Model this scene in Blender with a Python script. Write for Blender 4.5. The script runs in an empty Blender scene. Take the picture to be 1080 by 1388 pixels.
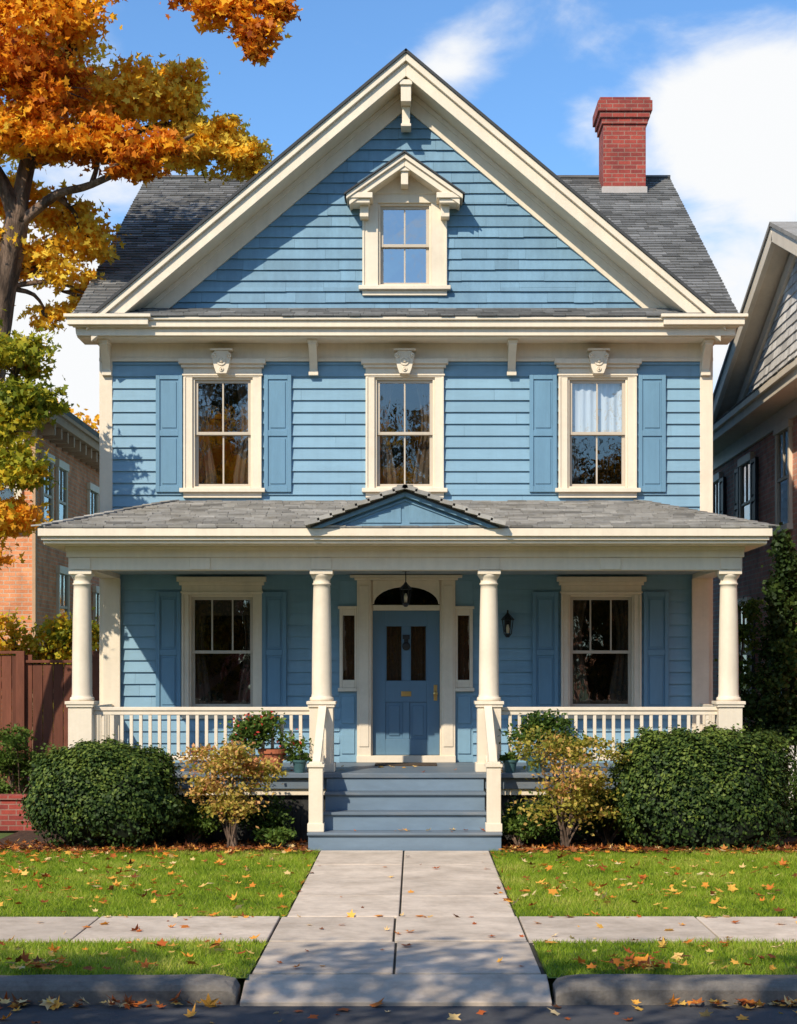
import bpy, math, random
import numpy as np
from mathutils import Vector, Matrix
import bmesh
random.seed(7); rng=np.random.default_rng(7)
scn=bpy.context.scene
COL=scn.collection
# ------------------------------------------------------------------ materials
def newmat(name):
    m=bpy.data.materials.new(name); m.use_nodes=True
    nt=m.node_tree; b=nt.nodes.get('Principled BSDF'); return m,nt,b
def L(nt,a,b): nt.links.new(a,b)
def noise(nt,scale=5,stretch=(1,1,1),detail=5,rough=.6,coord='Object'):
    tc=nt.nodes.new('ShaderNodeTexCoord'); mp=nt.nodes.new('ShaderNodeMapping'); mp.inputs['Scale'].default_value=stretch
    L(nt,tc.outputs[coord],mp.inputs[0])
    n=nt.nodes.new('ShaderNodeTexNoise'); n.inputs['Scale'].default_value=scale; n.inputs['Detail'].default_value=detail; n.inputs['Roughness'].default_value=rough
    L(nt,mp.outputs[0],n.inputs['Vector']); return n.outputs['Fac']
def rngmap(nt,s,a,b,f0=0.3,f1=0.7):
    r=nt.nodes.new('ShaderNodeMapRange'); r.inputs[1].default_value=f0; r.inputs[2].default_value=f1
    r.inputs[3].default_value=a; r.inputs[4].default_value=b; L(nt,s,r.inputs[0]); return r.outputs[0]
def mul(nt,colsock,fac):
    v=nt.nodes.new('ShaderNodeVectorMath'); v.operation='SCALE'; L(nt,colsock,v.inputs[0]); L(nt,fac,v.inputs['Scale']); return v.outputs[0]
def rgb(nt,c):
    n=nt.nodes.new('ShaderNodeRGB'); n.outputs[0].default_value=(c[0],c[1],c[2],1); return n.outputs[0]
def mixc(nt,f,a,b):
    n=nt.nodes.new('ShaderNodeMix'); n.data_type='RGBA'; L(nt,f,n.inputs[0]); L(nt,a,n.inputs[6]); L(nt,b,n.inputs[7]); return n.outputs[2]
def bump(nt,b,s,strength,dist=.01):
    n=nt.nodes.new('ShaderNodeBump'); n.inputs['Strength'].default_value=strength; n.inputs['Distance'].default_value=dist
    L(nt,s,n.inputs['Height']); L(nt,n.outputs[0],b.inputs['Normal'])
def pmat(name,col,rough=.6,var=.1,scale=3,stretch=(1,1,1),bmp=.15,bscale=60,rv=0,spec=.3,metal=0,dirt=None,dscale=1.5,dt=(.5,.75),bst=None,streak=0,bdist=.01):
    m,nt,b=newmat(name)
    c=rgb(nt,col)
    if dirt: c=mixc(nt,rngmap(nt,noise(nt,dscale,stretch,8,.7),0,1,dt[0],dt[1]),c,rgb(nt,dirt))
    c=mul(nt,c,rngmap(nt,noise(nt,scale,stretch),1-var,1+var))
    c=mul(nt,c,rngmap(nt,noise(nt,scale*9,stretch),1-var*.5,1+var*.5))
    if streak: c=mul(nt,c,rngmap(nt,noise(nt,5,(2.5,1,.12),6,.6),1-streak,1+streak*.4,.38,.6))
    if rv:
        a=nt.nodes.new('ShaderNodeAttribute'); a.attribute_name='rnd'
        c=mul(nt,c,rngmap(nt,a.outputs['Fac'],1-rv,1+rv,0,1))
    L(nt,c,b.inputs['Base Color']); b.inputs['Roughness'].default_value=rough
    b.inputs['Specular IOR Level'].default_value=spec; b.inputs['Metallic'].default_value=metal
    if bmp: bump(nt,b,noise(nt,bscale,bst or stretch,6,.7),bmp,bdist)
    return m
def brickmat(name,c1,c2,mortar,bw=.21,rh=.072):
    m,nt,b=newmat(name)
    tc=nt.nodes.new('ShaderNodeTexCoord'); br=nt.nodes.new('ShaderNodeTexBrick'); L(nt,tc.outputs['UV'],br.inputs['Vector'])
    br.inputs['Scale'].default_value=1; br.inputs['Brick Width'].default_value=bw; br.inputs['Row Height'].default_value=rh
    br.inputs['Mortar Size'].default_value=.008; br.inputs['Color1'].default_value=(*c1,1); br.inputs['Color2'].default_value=(*c2,1); br.inputs['Mortar'].default_value=(*mortar,1)
    c=mul(nt,br.outputs['Color'],rngmap(nt,noise(nt,3,detail=8),.7,1.25)); c=mul(nt,c,rngmap(nt,noise(nt,40),.85,1.15))
    L(nt,c,b.inputs['Base Color']); b.inputs['Roughness'].default_value=.85
    inv=nt.nodes.new('ShaderNodeMath'); inv.operation='SUBTRACT'; inv.inputs[0].default_value=1; L(nt,br.outputs['Fac'],inv.inputs[1])
    bump(nt,b,inv.outputs[0],.6,.01); return m
def leafmat(name,stops,trans=.35):
    m,nt,b=newmat(name)
    a=nt.nodes.new('ShaderNodeAttribute'); a.attribute_name='rnd'
    r=nt.nodes.new('ShaderNodeValToRGB'); els=r.color_ramp.elements
    while len(els)<len(stops): els.new(.5)
    for e,(p,c) in zip(els,stops): e.position=p; e.color=(*c,1)
    L(nt,a.outputs['Fac'],r.inputs[0]); L(nt,r.outputs[0],b.inputs['Base Color']); b.inputs['Roughness'].default_value=.55; b.inputs['Specular IOR Level'].default_value=.2
    t=nt.nodes.new('ShaderNodeBsdfTranslucent'); L(nt,r.outputs[0],t.inputs[0])
    mx=nt.nodes.new('ShaderNodeMixShader'); mx.inputs[0].default_value=trans; L(nt,b.outputs[0],mx.inputs[1]); L(nt,t.outputs[0],mx.inputs[2])
    L(nt,mx.outputs[0],nt.nodes['Material Output'].inputs[0]); return m
def glassmat(name,refl=.28,tint=.85):
    m,nt,b=newmat(name); nt.nodes.remove(b)
    g=nt.nodes.new('ShaderNodeBsdfGlossy'); g.inputs['Roughness'].default_value=.02; g.inputs[0].default_value=(.97,.97,.97,1)
    bp=nt.nodes.new('ShaderNodeBump'); bp.inputs['Strength'].default_value=.2; bp.inputs['Distance'].default_value=.02
    L(nt,noise(nt,2.6,(1,1,.7),3,.5),bp.inputs['Height']); L(nt,bp.outputs[0],g.inputs['Normal'])
    t=nt.nodes.new('ShaderNodeBsdfTransparent'); t.inputs[0].default_value=(tint,tint,tint*.97,1)
    lw=nt.nodes.new('ShaderNodeLayerWeight'); lw.inputs[0].default_value=.5
    pw=nt.nodes.new('ShaderNodeMath'); pw.operation='POWER'; L(nt,lw.outputs['Facing'],pw.inputs[0]); pw.inputs[1].default_value=4
    ml=nt.nodes.new('ShaderNodeMath'); ml.operation='MULTIPLY_ADD'; L(nt,pw.outputs[0],ml.inputs[0]); ml.inputs[1].default_value=.7; ml.inputs[2].default_value=refl+.04; ml.use_clamp=True
    mx=nt.nodes.new('ShaderNodeMixShader'); L(nt,ml.outputs[0],mx.inputs[0]); L(nt,t.outputs[0],mx.inputs[1]); L(nt,g.outputs[0],mx.inputs[2])
    L(nt,mx.outputs[0],nt.nodes['Material Output'].inputs[0]); return m

BLUE=pmat('blue_clapboard_paint',(.205,.345,.44),.55,.06,2.5,(.3,1,1),.18,30,rv=.05,bst=(.15,1,3),dirt=(.17,.295,.385),dscale=1.2,streak=.03)
BLUEG=pmat('blue_gable_paint',(.16,.28,.37),.6,.10,2.5,(1,1,.5),.3,30,rv=.10,bst=(2,1,.5),dirt=(.125,.225,.31),streak=.05)
SHUT=pmat('blue_shutter_paint',(.145,.27,.37),.45,.06,3,(1,1,.3),.12,40,streak=.05)
DOORM=pmat('blue_door_paint',(.11,.20,.28),.35,.06,3,(1,1,.3),.06,40,spec=.5)
CREAM=pmat('cream_trim_paint',(.77,.655,.50),.5,.05,2,(1,1,1),.12,50,dirt=(.64,.53,.39),dscale=1.1,dt=(.5,.85),streak=.035)
SASH=pmat('sash_shaded_cream',(.52,.44,.34),.5,.05)  # trim cream darkened, shadow put into the sash colour
STEP=pmat('grey_blue_deck_paint',(.13,.165,.20),.5,.14,2,(.3,1,1),.15,40,dirt=(.21,.21,.21),dscale=3)
RISER=pmat('blue_riser_paint',(.165,.225,.285),.5,.12,2,(.3,1,1),.1,40,dirt=(.12,.16,.20),dscale=2)
SHING=pmat('asphalt_shingle',(.18,.177,.17),.9,.16,2,(1,1,1),.5,150,rv=.45,dirt=(.125,.123,.113))
SHINGP=pmat('porch_shingle',(.30,.28,.25),.9,.18,2,(1,1,1),.5,150,rv=.40,dirt=(.20,.175,.135))
ROOFD=pmat('dark_roof_edge',(.06,.06,.06),.9)
BRICKR=brickmat('red_chimney_brick',(.36,.055,.035),(.22,.032,.026),(.30,.15,.11))
BRICKO=brickmat('orange_brick',(.78,.30,.13),(.64,.22,.09),(.58,.40,.27))
BRICKP=brickmat('pink_tan_brick',(.80,.36,.24),(.66,.28,.19),(.68,.52,.42),.22,.085)
DARK=pmat('room_dark',(.022,.018,.015),.9,.2)
CURT=pmat('curtain_cloth',(.085,.065,.05),.9,.12,3,(6,1,.3),0)
SHEER=pmat('white_sheer_curtain',(.62,.70,.80),.9,.10,3,(9,1,.3),0)
GLASS=glassmat('window_glass',.09)
GLASSS=glassmat('sky_facing_window_glass',.34)
IRON=pmat('black_iron',(.02,.02,.02),.4,.1,spec=.5,metal=.3)
BRASS=pmat('brass',(.65,.42,.15),.3,.05,metal=1,bmp=0)
STONE=pmat('foundation_stone',(.22,.21,.20),.9,.2,4,bmp=.5,bscale=20)
CONC=pmat('concrete',(.59,.485,.38),.9,.14,1.2,bmp=.35,bscale=90,rv=.12,dirt=(.38,.30,.225),dscale=2.2,dt=(.42,.75))
CURB=pmat('kerb_concrete',(.17,.15,.128),.95,.3,3,bmp=.9,bscale=30,dirt=(.08,.07,.06),dscale=3)
ASPH=pmat('asphalt',(.075,.073,.074),.9,.2,1.5,bmp=.9,bscale=110,dirt=(.050,.049,.050),dscale=.8)
MULCH=pmat('mulch',(.065,.035,.021),1,.5,12,bmp=1,bscale=50)
SOIL=pmat('lawn_soil',(.09,.13,.022),1,.35,6,bmp=.6,bscale=60)
GROUND=pmat('ground_grass',(.07,.11,.025),1,.3,.6,bmp=.5,bscale=30,dirt=(.10,.085,.03),dscale=.4)
BARK=pmat('bark',(.19,.125,.085),.95,.6,7,(1,1,.2),1,9,bst=(1,1,.16),bdist=.05,dirt=(.07,.045,.03),dscale=5,dt=(.45,.6))
FENCE=pmat('redbrown_fence',(.15,.05,.028),.8,.3,3,(1,1,.15),.4,30,rv=.35)
TERRA=pmat('terracotta',(.42,.13,.06),.8,.12)
POTB=pmat('blue_green_pot',(.06,.13,.14),.4,.15)
GREYSH=pmat('grey_wall_shingle',(.66,.62,.57),.9,.15,2,bmp=.4,bscale=80,rv=.3)
WHITEP=pmat('white_fence_paint',(.6,.58,.54),.6,.1)

# ------------------------------------------------------------------ mesh tools
class MB:
    def __init__(s,M=None): s.v=[];s.f=[];s.m=[];s.r=[];s.M=M
    def add(s,vs,fs,mat=0,rnd=.5):
        b=len(s.v)
        for p in vs:
            p=Vector(p); s.v.append(tuple(s.M@p) if s.M else tuple(p)); s.r.append(rnd)
        for f in fs: s.f.append([b+i for i in f]); s.m.append(mat)
    def box(s,x0,x1,y0,y1,z0,z1,mat=0,rnd=.5):
        if x0>x1:x0,x1=x1,x0
        if y0>y1:y0,y1=y1,y0
        if z0>z1:z0,z1=z1,z0
        s.add([(x0,y0,z0),(x1,y0,z0),(x1,y1,z0),(x0,y1,z0),(x0,y0,z1),(x1,y0,z1),(x1,y1,z1),(x0,y1,z1)],
              [(3,2,1,0),(4,5,6,7),(0,1,5,4),(1,2,6,5),(2,3,7,6),(3,0,4,7)],mat,rnd)
    def prism(s,poly,axis,c0,c1,mat=0,rnd=.5):
        n=len(poly)
        def P(a,b,c):
            return (a,c,b) if axis=='y' else ((c,a,b) if axis=='x' else (a,b,c))
        vs=[P(a,b,c0) for a,b in poly]+[P(a,b,c1) for a,b in poly]
        fs=[tuple(range(n))[::-1],tuple(range(n,2*n))]+[(i,(i+1)%n,n+(i+1)%n,n+i) for i in range(n)]
        s.add(vs,fs,mat,rnd)
    def slab(s,pts,th,mat=0,rnd=.5):
        pts=[Vector(p) for p in pts]; nrm=(pts[1]-pts[0]).cross(pts[2]-pts[0]).normalized()
        if nrm.z<0: nrm=-nrm
        n=len(pts); vs=pts+[p-nrm*th for p in pts]
        fs=[tuple(range(n)),tuple(range(n,2*n))[::-1]]+[(i,(i+1)%n,n+(i+1)%n,n+i) for i in range(n)]
        s.add(vs,fs,mat,rnd)
    def beam(s,p0,p1,w,h,mat=0,rnd=.5):
        p0=Vector(p0);p1=Vector(p1);d=(p1-p0).normalized()
        up=Vector((0,0,1)) if abs(d.z)<.95 else Vector((0,1,0))
        r=d.cross(up).normalized(); u=r.cross(d).normalized()
        vs=[p+r*a*w/2+u*b*h/2 for p in (p0,p1) for a,b in ((-1,-1),(1,-1),(1,1),(-1,1))]
        s.add(vs,[(3,2,1,0),(4,5,6,7),(0,1,5,4),(1,2,6,5),(2,3,7,6),(3,0,4,7)],mat,rnd)
    def lathe(s,cx,cy,prof,n=24,mat=0,rnd=.5):
        vs=[];fs=[]
        for r,z in prof:
            for i in range(n):
                a=2*math.pi*i/n; vs.append((cx+r*math.cos(a),cy+r*math.sin(a),z))
        for k in range(len(prof)-1):
            for i in range(n):
                j=(i+1)%n; fs.append((k*n+i,k*n+j,(k+1)*n+j,(k+1)*n+i))
        fs.append(tuple(range(n))[::-1]); fs.append(tuple(range((len(prof)-1)*n,len(prof)*n)))
        s.add(vs,fs,mat,rnd)
    def tube(s,pts,rad,n=9,mat=0):
        pts=[Vector(p) for p in pts]; vs=[];fs=[]
        for k,p in enumerate(pts):
            d=(pts[min(k+1,len(pts)-1)]-pts[max(k-1,0)]).normalized()
            a=d.cross(Vector((.3,1,.1))).normalized(); b=d.cross(a)
            for i in range(n):
                t=2*math.pi*i/n; rr=rad[k]*(1+.12*math.sin(3*t+k*.5)+.06*math.sin(5*t-k))
                vs.append(p+a*rr*math.cos(t)+b*rr*math.sin(t))
        for k in range(len(pts)-1):
            for i in range(n):
                j=(i+1)%n; fs.append((k*n+i,k*n+j,(k+1)*n+j,(k+1)*n+i))
        fs.append(tuple(range(n))); fs.append(tuple(range((len(pts)-1)*n,len(pts)*n)))
        s.add(vs,fs,mat)
    def build(s,name,mats,parent=None,bevel=0,smooth=False,closed=True):
        if not s.v: return None
        me=bpy.data.meshes.new(name); me.from_pydata(s.v,[],s.f)
        for m in (mats if isinstance(mats,(list,tuple)) else [mats]): me.materials.append(m)
        me.polygons.foreach_set('material_index',s.m)
        at=me.attributes.new('rnd','FLOAT','POINT'); at.data.foreach_set('value',s.r)
        if closed:
            bm=bmesh.new(); bm.from_mesh(me); bmesh.ops.recalc_face_normals(bm,faces=bm.faces[:]); bm.to_mesh(me); bm.free()
        uv=me.uv_layers.new(name='UVMap')
        for p in me.polygons:
            n=p.normal; ax=max(range(3),key=lambda i:abs(n[i]))
            for li in p.loop_indices:
                c=me.vertices[me.loops[li].vertex_index].co
                uv.data[li].uv=(c.y,c.z) if ax==0 else ((c.x,c.z) if ax==1 else (c.x,c.y))
        if smooth: me.shade_smooth()
        o=bpy.data.objects.new(name,me); COL.objects.link(o)
        if parent: o.parent=parent
        if bevel:
            b=o.modifiers.new('bevel','BEVEL'); b.width=bevel; b.segments=2; b.limit_method='ANGLE'; b.angle_limit=math.radians(40); b.use_clamp_overlap=True
        return o
def empty(name,loc=(0,0,0)):
    e=bpy.data.objects.new(name,None); COL.objects.link(e); e.empty_display_size=.3; return e

def smooth_path(pts,rad,sub=4):
    P=[Vector(p) for p in pts]; out=[];ro=[]
    for i in range(len(P)-1):
        p0=P[max(i-1,0)];p1=P[i];p2=P[i+1];p3=P[min(i+2,len(P)-1)]
        for k in range(sub):
            t=k/sub
            out.append(.5*((2*p1)+(p2-p0)*t+(2*p0-5*p1+4*p2-p3)*t*t+(3*p1-p0-3*p2+p3)*t**3)); ro.append(rad[i]*(1-t)+rad[i+1]*t)
    out.append(P[-1]); ro.append(rad[-1]); return out,ro

def siding(mb,z0,z1,fL,fR,openings=(),e=.165,lip=.02,shake=False,widths=(.13,.18,.24,.3),jit=1.0):
    nrow=int(math.ceil((z1-z0)/e-1e-6))
    for i in range(nrow):
        za=z0+i*e; zb=min(za+e,z1)
        cuts=sorted({za,zb}|{z for o in openings for z in (o[2],o[3]) if za<z<zb})
        joints=[]
        if shake:
            x=-12+random.random()*.3
            while x<6: joints.append(x); x+=random.choice(widths)*random.uniform(.8,1.2)
        else:
            x=-12+random.random()*3
            while x<14: joints.append(x); x+=random.uniform(2.2,4.2)
        for a,b in zip(cuts[:-1],cuts[1:]):
            mid=(a+b)/2; ivs=[(fL(a),fR(a),fL(b),fR(b))]
            for o in openings:
                if o[2]<=mid<=o[3]:
                    nv=[]
                    for l,r,l2,r2 in ivs:
                        if o[1]<=l or o[0]>=r: nv.append((l,r,l2,r2)); continue
                        if o[0]>l: nv.append((l,o[0],l2,o[0]))
                        if o[1]<r: nv.append((o[1],r,o[1],r2))
                    ivs=nv
            for l,r,l2,r2 in ivs:
                if r-l<.005: continue
                js=[j for j in joints if max(l,l2)+.02<j<min(r,r2)-.02]
                xs=[(l,l2)]+[(j,j) for j in js]+[(r,r2)]
                for (p,p2),(q,q2) in zip(xs[:-1],xs[1:]):
                    g=.002 if (shake or js) else 0
                    ex=random.uniform(-.003,.004)*jit if shake else random.uniform(-.0015,.002)
                    dz=random.uniform(-.008,.004)*jit if (shake and a==za) else 0
                    oa=lip*(1-(a-za)/e)+.002+ex; ob=lip*(1-(b-za)/e)+.002+ex*.3
                    pp=p+(g if p==p2 and (p in joints) else 0)
                    p22=pp if p==p2 else p2
                    rv=random.random()
                    mb.add([(pp,-oa,a+dz),(q,-oa,a+dz),(q2,-ob,b),(p22,-ob,b),(pp,.01,a+dz),(q,.01,a+dz)],[(0,1,2,3),(4,5,1,0)],0,rv)
                    if shake: mb.add([(pp,-oa,a+dz),(p22,-ob,b),(p22,.01,b),(pp,.01,a+dz)],[(0,1,2,3)],0,rv)
def shingles(mb,O,U,V,vmax,fL,fR,row=.135,tab=.26,lift=.02):
    O=Vector(O);U=Vector(U).normalized();V=Vector(V).normalized();N=U.cross(V).normalized()
    if N.z<0:N=-N
    n=int(math.ceil(vmax/row))
    for i in range(n):
        v0=i*row; v1=min(v0+row,vmax); vm=(v0+v1)/2
        l=fL(vm); r=fR(vm)
        if r-l<.02: continue
        x=l-random.random()*tab; rowr=random.uniform(-.08,.08)
        while x<r:
            w=tab*random.uniform(.6,1.25); a=max(x,l); b=min(x+w-.006,r)
            if b-a>.01:
                h=lift*random.uniform(.7,1.35); dv=random.uniform(-.012,.006)
                def P(u,v,k): return O+U*u+V*v+N*k
                rv=min(1,max(0,random.gauss(.5,.22)+rowr))
                mb.add([P(a,v0+dv,h),P(b,v0+dv,h),P(b,v1+.01,.006),P(a,v1+.01,.006),P(a,v0+dv,0),P(b,v0+dv,0)],[(0,1,2,3),(4,5,1,0),(4,0,3),(5,2,1)],0,rv)
            x+=w

def quads_mesh(name,V,Fn,rnd,mat,parent=None):
    N,k,_=V.shape
    me=bpy.data.meshes.new(name); me.vertices.add(N*k); me.vertices.foreach_set('co',V.reshape(-1).astype(np.float32))
    me.loops.add(N*k); me.loops.foreach_set('vertex_index',np.arange(N*k,dtype=np.int32))
    me.polygons.add(N); me.polygons.foreach_set('loop_start',np.arange(0,N*k,k,dtype=np.int32))
    me.update(calc_edges=True)
    at=me.attributes.new('rnd','FLOAT','POINT'); at.data.foreach_set('value',np.repeat(rnd,k).astype(np.float32))
    me.materials.append(mat); o=bpy.data.objects.new(name,me); COL.objects.link(o)
    if parent:o.parent=parent
    return o
def leaves(name,P,size,rnd,mat,parent=None,zb=.6,aspect=.34,outn=None):
    N=len(P); n=rng.normal(size=(N,3)); n[:,2]=np.abs(n[:,2])+zb*.5
    if outn is not None: n=n*.6+outn*1.2
    n/=np.linalg.norm(n,axis=1,keepdims=True)
    t=rng.normal(size=(N,3)); a=np.cross(n,t); a/=np.linalg.norm(a,axis=1,keepdims=True); b=np.cross(n,a)
    s=(size*rng.uniform(.6,1.3,N))[:,None]
    m=P+a*s*.45+n*s*rng.uniform(.02,.15,(N,1))
    V=np.stack([P,m+b*s*aspect,P+a*s,m-b*s*aspect],axis=1)
    return quads_mesh(name,V,None,rnd,mat,parent)
def maple_leaves(name,P,size,rnd,mat,parent=None):
    N=len(P); n=rng.normal(size=(N,3)); n[:,2]=np.abs(n[:,2])+.1
    n/=np.linalg.norm(n,axis=1,keepdims=True)
    t=rng.normal(size=(N,3)); a=np.cross(n,t); a/=np.linalg.norm(a,axis=1,keepdims=True); b=np.cross(n,a)
    s=(size*rng.uniform(.5,1.3,N))[:,None]
    out=[(0,-.12),(.36,-.10),(.22,.14),(.52,.42),(.20,.48),(0,.95),(-.20,.48),(-.52,.42),(-.22,.14),(-.36,-.10)]
    fold=rng.uniform(.1,.8,(N,1))
    V=np.stack([P+b*s*u+a*s*v+n*s*abs(u)*fold for u,v in out],axis=1)
    return quads_mesh(name,V,None,rnd,mat,parent)
def clump_pts(clumps,sub=14,spread=.32):
    P=[];R=[]
    for (c,r,n,tone) in clumps:
        c=np.array(c);r=np.array(r if hasattr(r,'__len__') else (r,r,r*.75))
        d=rng.normal(size=(sub,3)); d/=np.linalg.norm(d,axis=1,keepdims=True); sc=c+d*r*rng.uniform(.25,1,(sub,1))**.6
        idx=rng.integers(0,sub,n); w=rng.uniform(.5,1.3,sub)
        p=sc[idx]+rng.normal(size=(n,3))*r*spread*w[idx][:,None]*np.array([1,1,.65])
        tn=tone+rng.normal(0,.12,sub)[idx]+rng.normal(0,.13,n)
        P.append(p);R.append(tn)
    return np.concatenate(P),np.clip(np.concatenate(R),0,1)

# ------------------------------------------------------------------ BLUE HOUSE
house=empty('blue_house')
class Kit:
    def __init__(s,M=None):
        s.trim=MB(M);s.sash=MB(M);s.glass=MB(M);s.shut=MB(M);s.room=MB(M);s.curt=MB(M);s.sheer=MB(M)
    def build(s,parent,trim=CREAM,shut=SHUT,pre='',glass=GLASS):
        s.trim.build(pre+'window_trim',trim,parent,.006); s.sash.build(pre+'window_sashes',SASH,parent,.003)
        s.glass.build(pre+'window_glass',glass,parent,closed=False); s.shut.build(pre+'shutters',shut,parent,.004)
        s.room.build(pre+'room_interiors',DARK,parent,closed=False); s.curt.build(pre+'curtains',CURT,parent,smooth=True,closed=False)
        s.sheer.build(pre+'sheer_curtains',SHEER,parent,smooth=True,closed=False)
def wavy(mb,x0,x1,y,z0,z1,amp=.02,per=.09,gather=0):
    n=max(8,int((x1-x0)/.012)); ph=random.random()*6
    K_=7; vs=[];fs=[]
    for i in range(n+1):
        f=i/n
        for k in range(K_):
            g=k/(K_-1); x=x0+(x1-x0)*f
            pull=math.sin(math.pi*min(1,(1-g)*1.3))
            if gather>0: x-=gather*f*pull
            elif gather<0: x-=gather*(1-f)*pull
            yy=y+amp*math.sin(f*(x1-x0)/per*6.28+ph)+amp*.5*math.sin(f*(x1-x0)/per*2.1+ph*2)
            vs.append((x,yy,z0+(z1-z0)*g))
    for i in range(n):
        for k in range(K_-1): a=i*K_+k; fs.append((a,a+K_,a+K_+1,a+1))
    mb.add(vs,fs)
def shutter(mb,x0,x1,z0,z1,y0=-.062,y1=-.03):
    w=.055
    mb.box(x0,x0+w,y0,y1,z0,z1); mb.box(x1-w,x1,y0,y1,z0,z1)
    zm=z0+(z1-z0)*.5
    for a,b in ((z0,z0+.08),(zm-.04,zm+.04),(z1-.07,z1)): mb.box(x0+w,x1-w,y0+.001,y1,a,b)
    for a,b in ((z0+.08,zm-.04),(zm+.04,z1-.07)):
        mb.box(x0+w,x1-w,y0+.02,y1,a,b)
        mb.box(x0+w+.03,x1-w-.03,y0+.008,y0+.02,a+.035,b-.035)
def window(K,cx,z0,z1,w,cas=.125,crown=True,key=False,shut=None,low_muntin=True,curtain='side',up_n=1,crown_h=.095):
    x0,x1=cx-w/2,cx+w/2; t=K.trim
    t.box(x0-cas,x0,-.055,.02,z0,z1); t.box(x1,x1+cas,-.055,.02,z0,z1)
    t.box(x0-cas,x0-cas+.03,-.072,-.055,z0,z1); t.box(x1+cas-.03,x1+cas,-.072,-.055,z0,z1)
    t.box(x0-cas,x1+cas,-.06,.02,z1,z1+.13)
    if crown:
        t.box(x0-cas-.03,x1+cas+.03,-.10,.0,z1+.13,z1+.13+crown_h*.5); t.box(x0-cas-.06,x1+cas+.06,-.145,.0,z1+.13+crown_h*.5,z1+.13+crown_h+.02)
        t.box(x0-cas-.015,x1+cas+.015,-.075,.0,z1+.02,z1+.045)
    t.box(x0-cas-.05,x1+cas+.05,-.12,.02,z0-.055,z0); t.box(x0-cas,x1+cas,-.06,.0,z0-.13,z0-.055)
    if key:
        zz=z1+.03
        t.prism([(cx-.07,zz),(cx+.07,zz),(cx+.10,zz+.08),(cx+.125,zz+.20),(cx+.135,zz+.26),(cx+.09,zz+.315),(cx-.09,zz+.315),(cx-.135,zz+.26),(cx-.125,zz+.20),(cx-.10,zz+.08)],'y',-.20,-.02)
        t.box(cx-.155,cx+.155,-.225,-.02,zz+.316,zz+.345)
        M0=t.M; Rm=M0 or Matrix()
        for dx,dz,rr in ((0,.17,.065),(-.10,.25,.04),(.10,.25,.04),(0,.06,.035)):
            t.M=Rm@Matrix.Translation((cx+dx,-.20,zz+dz))@Matrix.Rotation(math.radians(90),4,'X')
            t.lathe(0,0,[(rr,0),(rr,.014),(rr*.7,.018),(rr*.6,.008),(rr*.35,.012),(rr*.3,.034),(.001,.04)],16)
        t.M=M0
    j=.03
    t.box(x0,x0+j,-.02,.13,z0,z1); t.box(x1-j,x1,-.02,.13,z0,z1); t.box(x0+j,x1-j,-.02,.13,z1-j,z1); t.box(x0+j,x1-j,-.03,.13,z0,z0+j)
    a,b=x0+j,x1-j; c,d=z0+j,z1-j; m=(c+d)/2; s=K.sash; f=.042
    def sash(za,zb,y,n):
        s.box(a,a+f,y,y+.035,za,zb); s.box(b-f,b,y,y+.035,za,zb); s.box(a+f,b-f,y,y+.035,zb-f,zb); s.box(a+f,b-f,y,y+.035,za,za+f)
        for k in range(n):
            xx=a+(b-a)*(k+1)/(n+1); s.box(xx-.011,xx+.011,y+.004,y+.03,za+f,zb-f)
        q=random.uniform(-.004,.004)
        K.glass.add([(a+f,y+.018+q,za+f),(b-f,y+.018-q,za+f),(b-f,y+.018,zb-f),(a+f,y+.018,zb-f)],[(0,1,2,3)])
    sash(m-.02,d,.02,up_n); sash(c,m+.02,.06,1 if low_muntin else 0)
    X0,X1,Y0,Y1,Z0,Z1=x0-.3,x1+.3,.135,1.6,z0-.2,z1+.1
    K.room.add([(X0,Y0,Z0),(X1,Y0,Z0),(X1,Y0,Z1),(X0,Y0,Z1),(X0,Y1,Z0),(X1,Y1,Z0),(X1,Y1,Z1),(X0,Y1,Z1)],[(4,5,6,7),(0,4,7,3),(1,5,6,2),(3,7,6,2),(0,1,5,4)])
    if curtain=='side':
        wavy(K.curt,x0-.02,x0+w*.36,.22,z0-.1,z1+.05,.02,.09,.12); wavy(K.curt,x1-w*.36,x1+.02,.22,z0-.1,z1+.05,.02,.09,-.12)
    elif curtain=='sheer':
        wavy(K.sheer,x0+.035,x1-.035,.112,m+.03,z1-.035,.010,.11)
        wavy(K.curt,x0-.02,x0+w*.22,.24,z0-.1,m+.05)
    elif curtain=='blind':
        wavy(K.curt,x0-.02,x1+.02,.17,z1-(z1-z0)*.18,z1+.02,.003,.5)
        wavy(K.curt,x0-.02,x0+w*.3,.24,z0-.1,z1,.02,.09,.1); wavy(K.curt,x1-w*.28,x1+.02,.24,z0-.1,z1,.02,.09,-.1)
    if shut:
        for sx0,sx1 in shut: shutter(K.shut,sx0,sx1,z0-.05,z1+.04)
K=Kit()
H=4.25
window(K,-2.56,4.70,6.25,.84,key=True,shut=[(-3.49,-3.12),(-1.98,-1.60)],curtain='side')
window(K,-.02,4.70,6.25,.84,key=True,shut=None,curtain='side')
window(K,2.67,4.70,6.25,.84,key=True,shut=[(1.72,2.10),(3.24,3.62)],curtain='sheer')
window(K,-2.57,1.62,3.22,.92,cas=.10,shut=[(-3.49,-3.14),(-2.01,-1.67)],low_muntin=False,up_n=2,curtain='blind')
window(K,2.72,1.62,3.22,.92,cas=.10,shut=[(1.76,2.12),(3.31,3.66)],low_muntin=False,up_n=2,curtain='side')
KG=Kit()
window(KG,-.02,7.52,8.68,.74,cas=.22,crown=False,curtain='none')
op=[]
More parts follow.
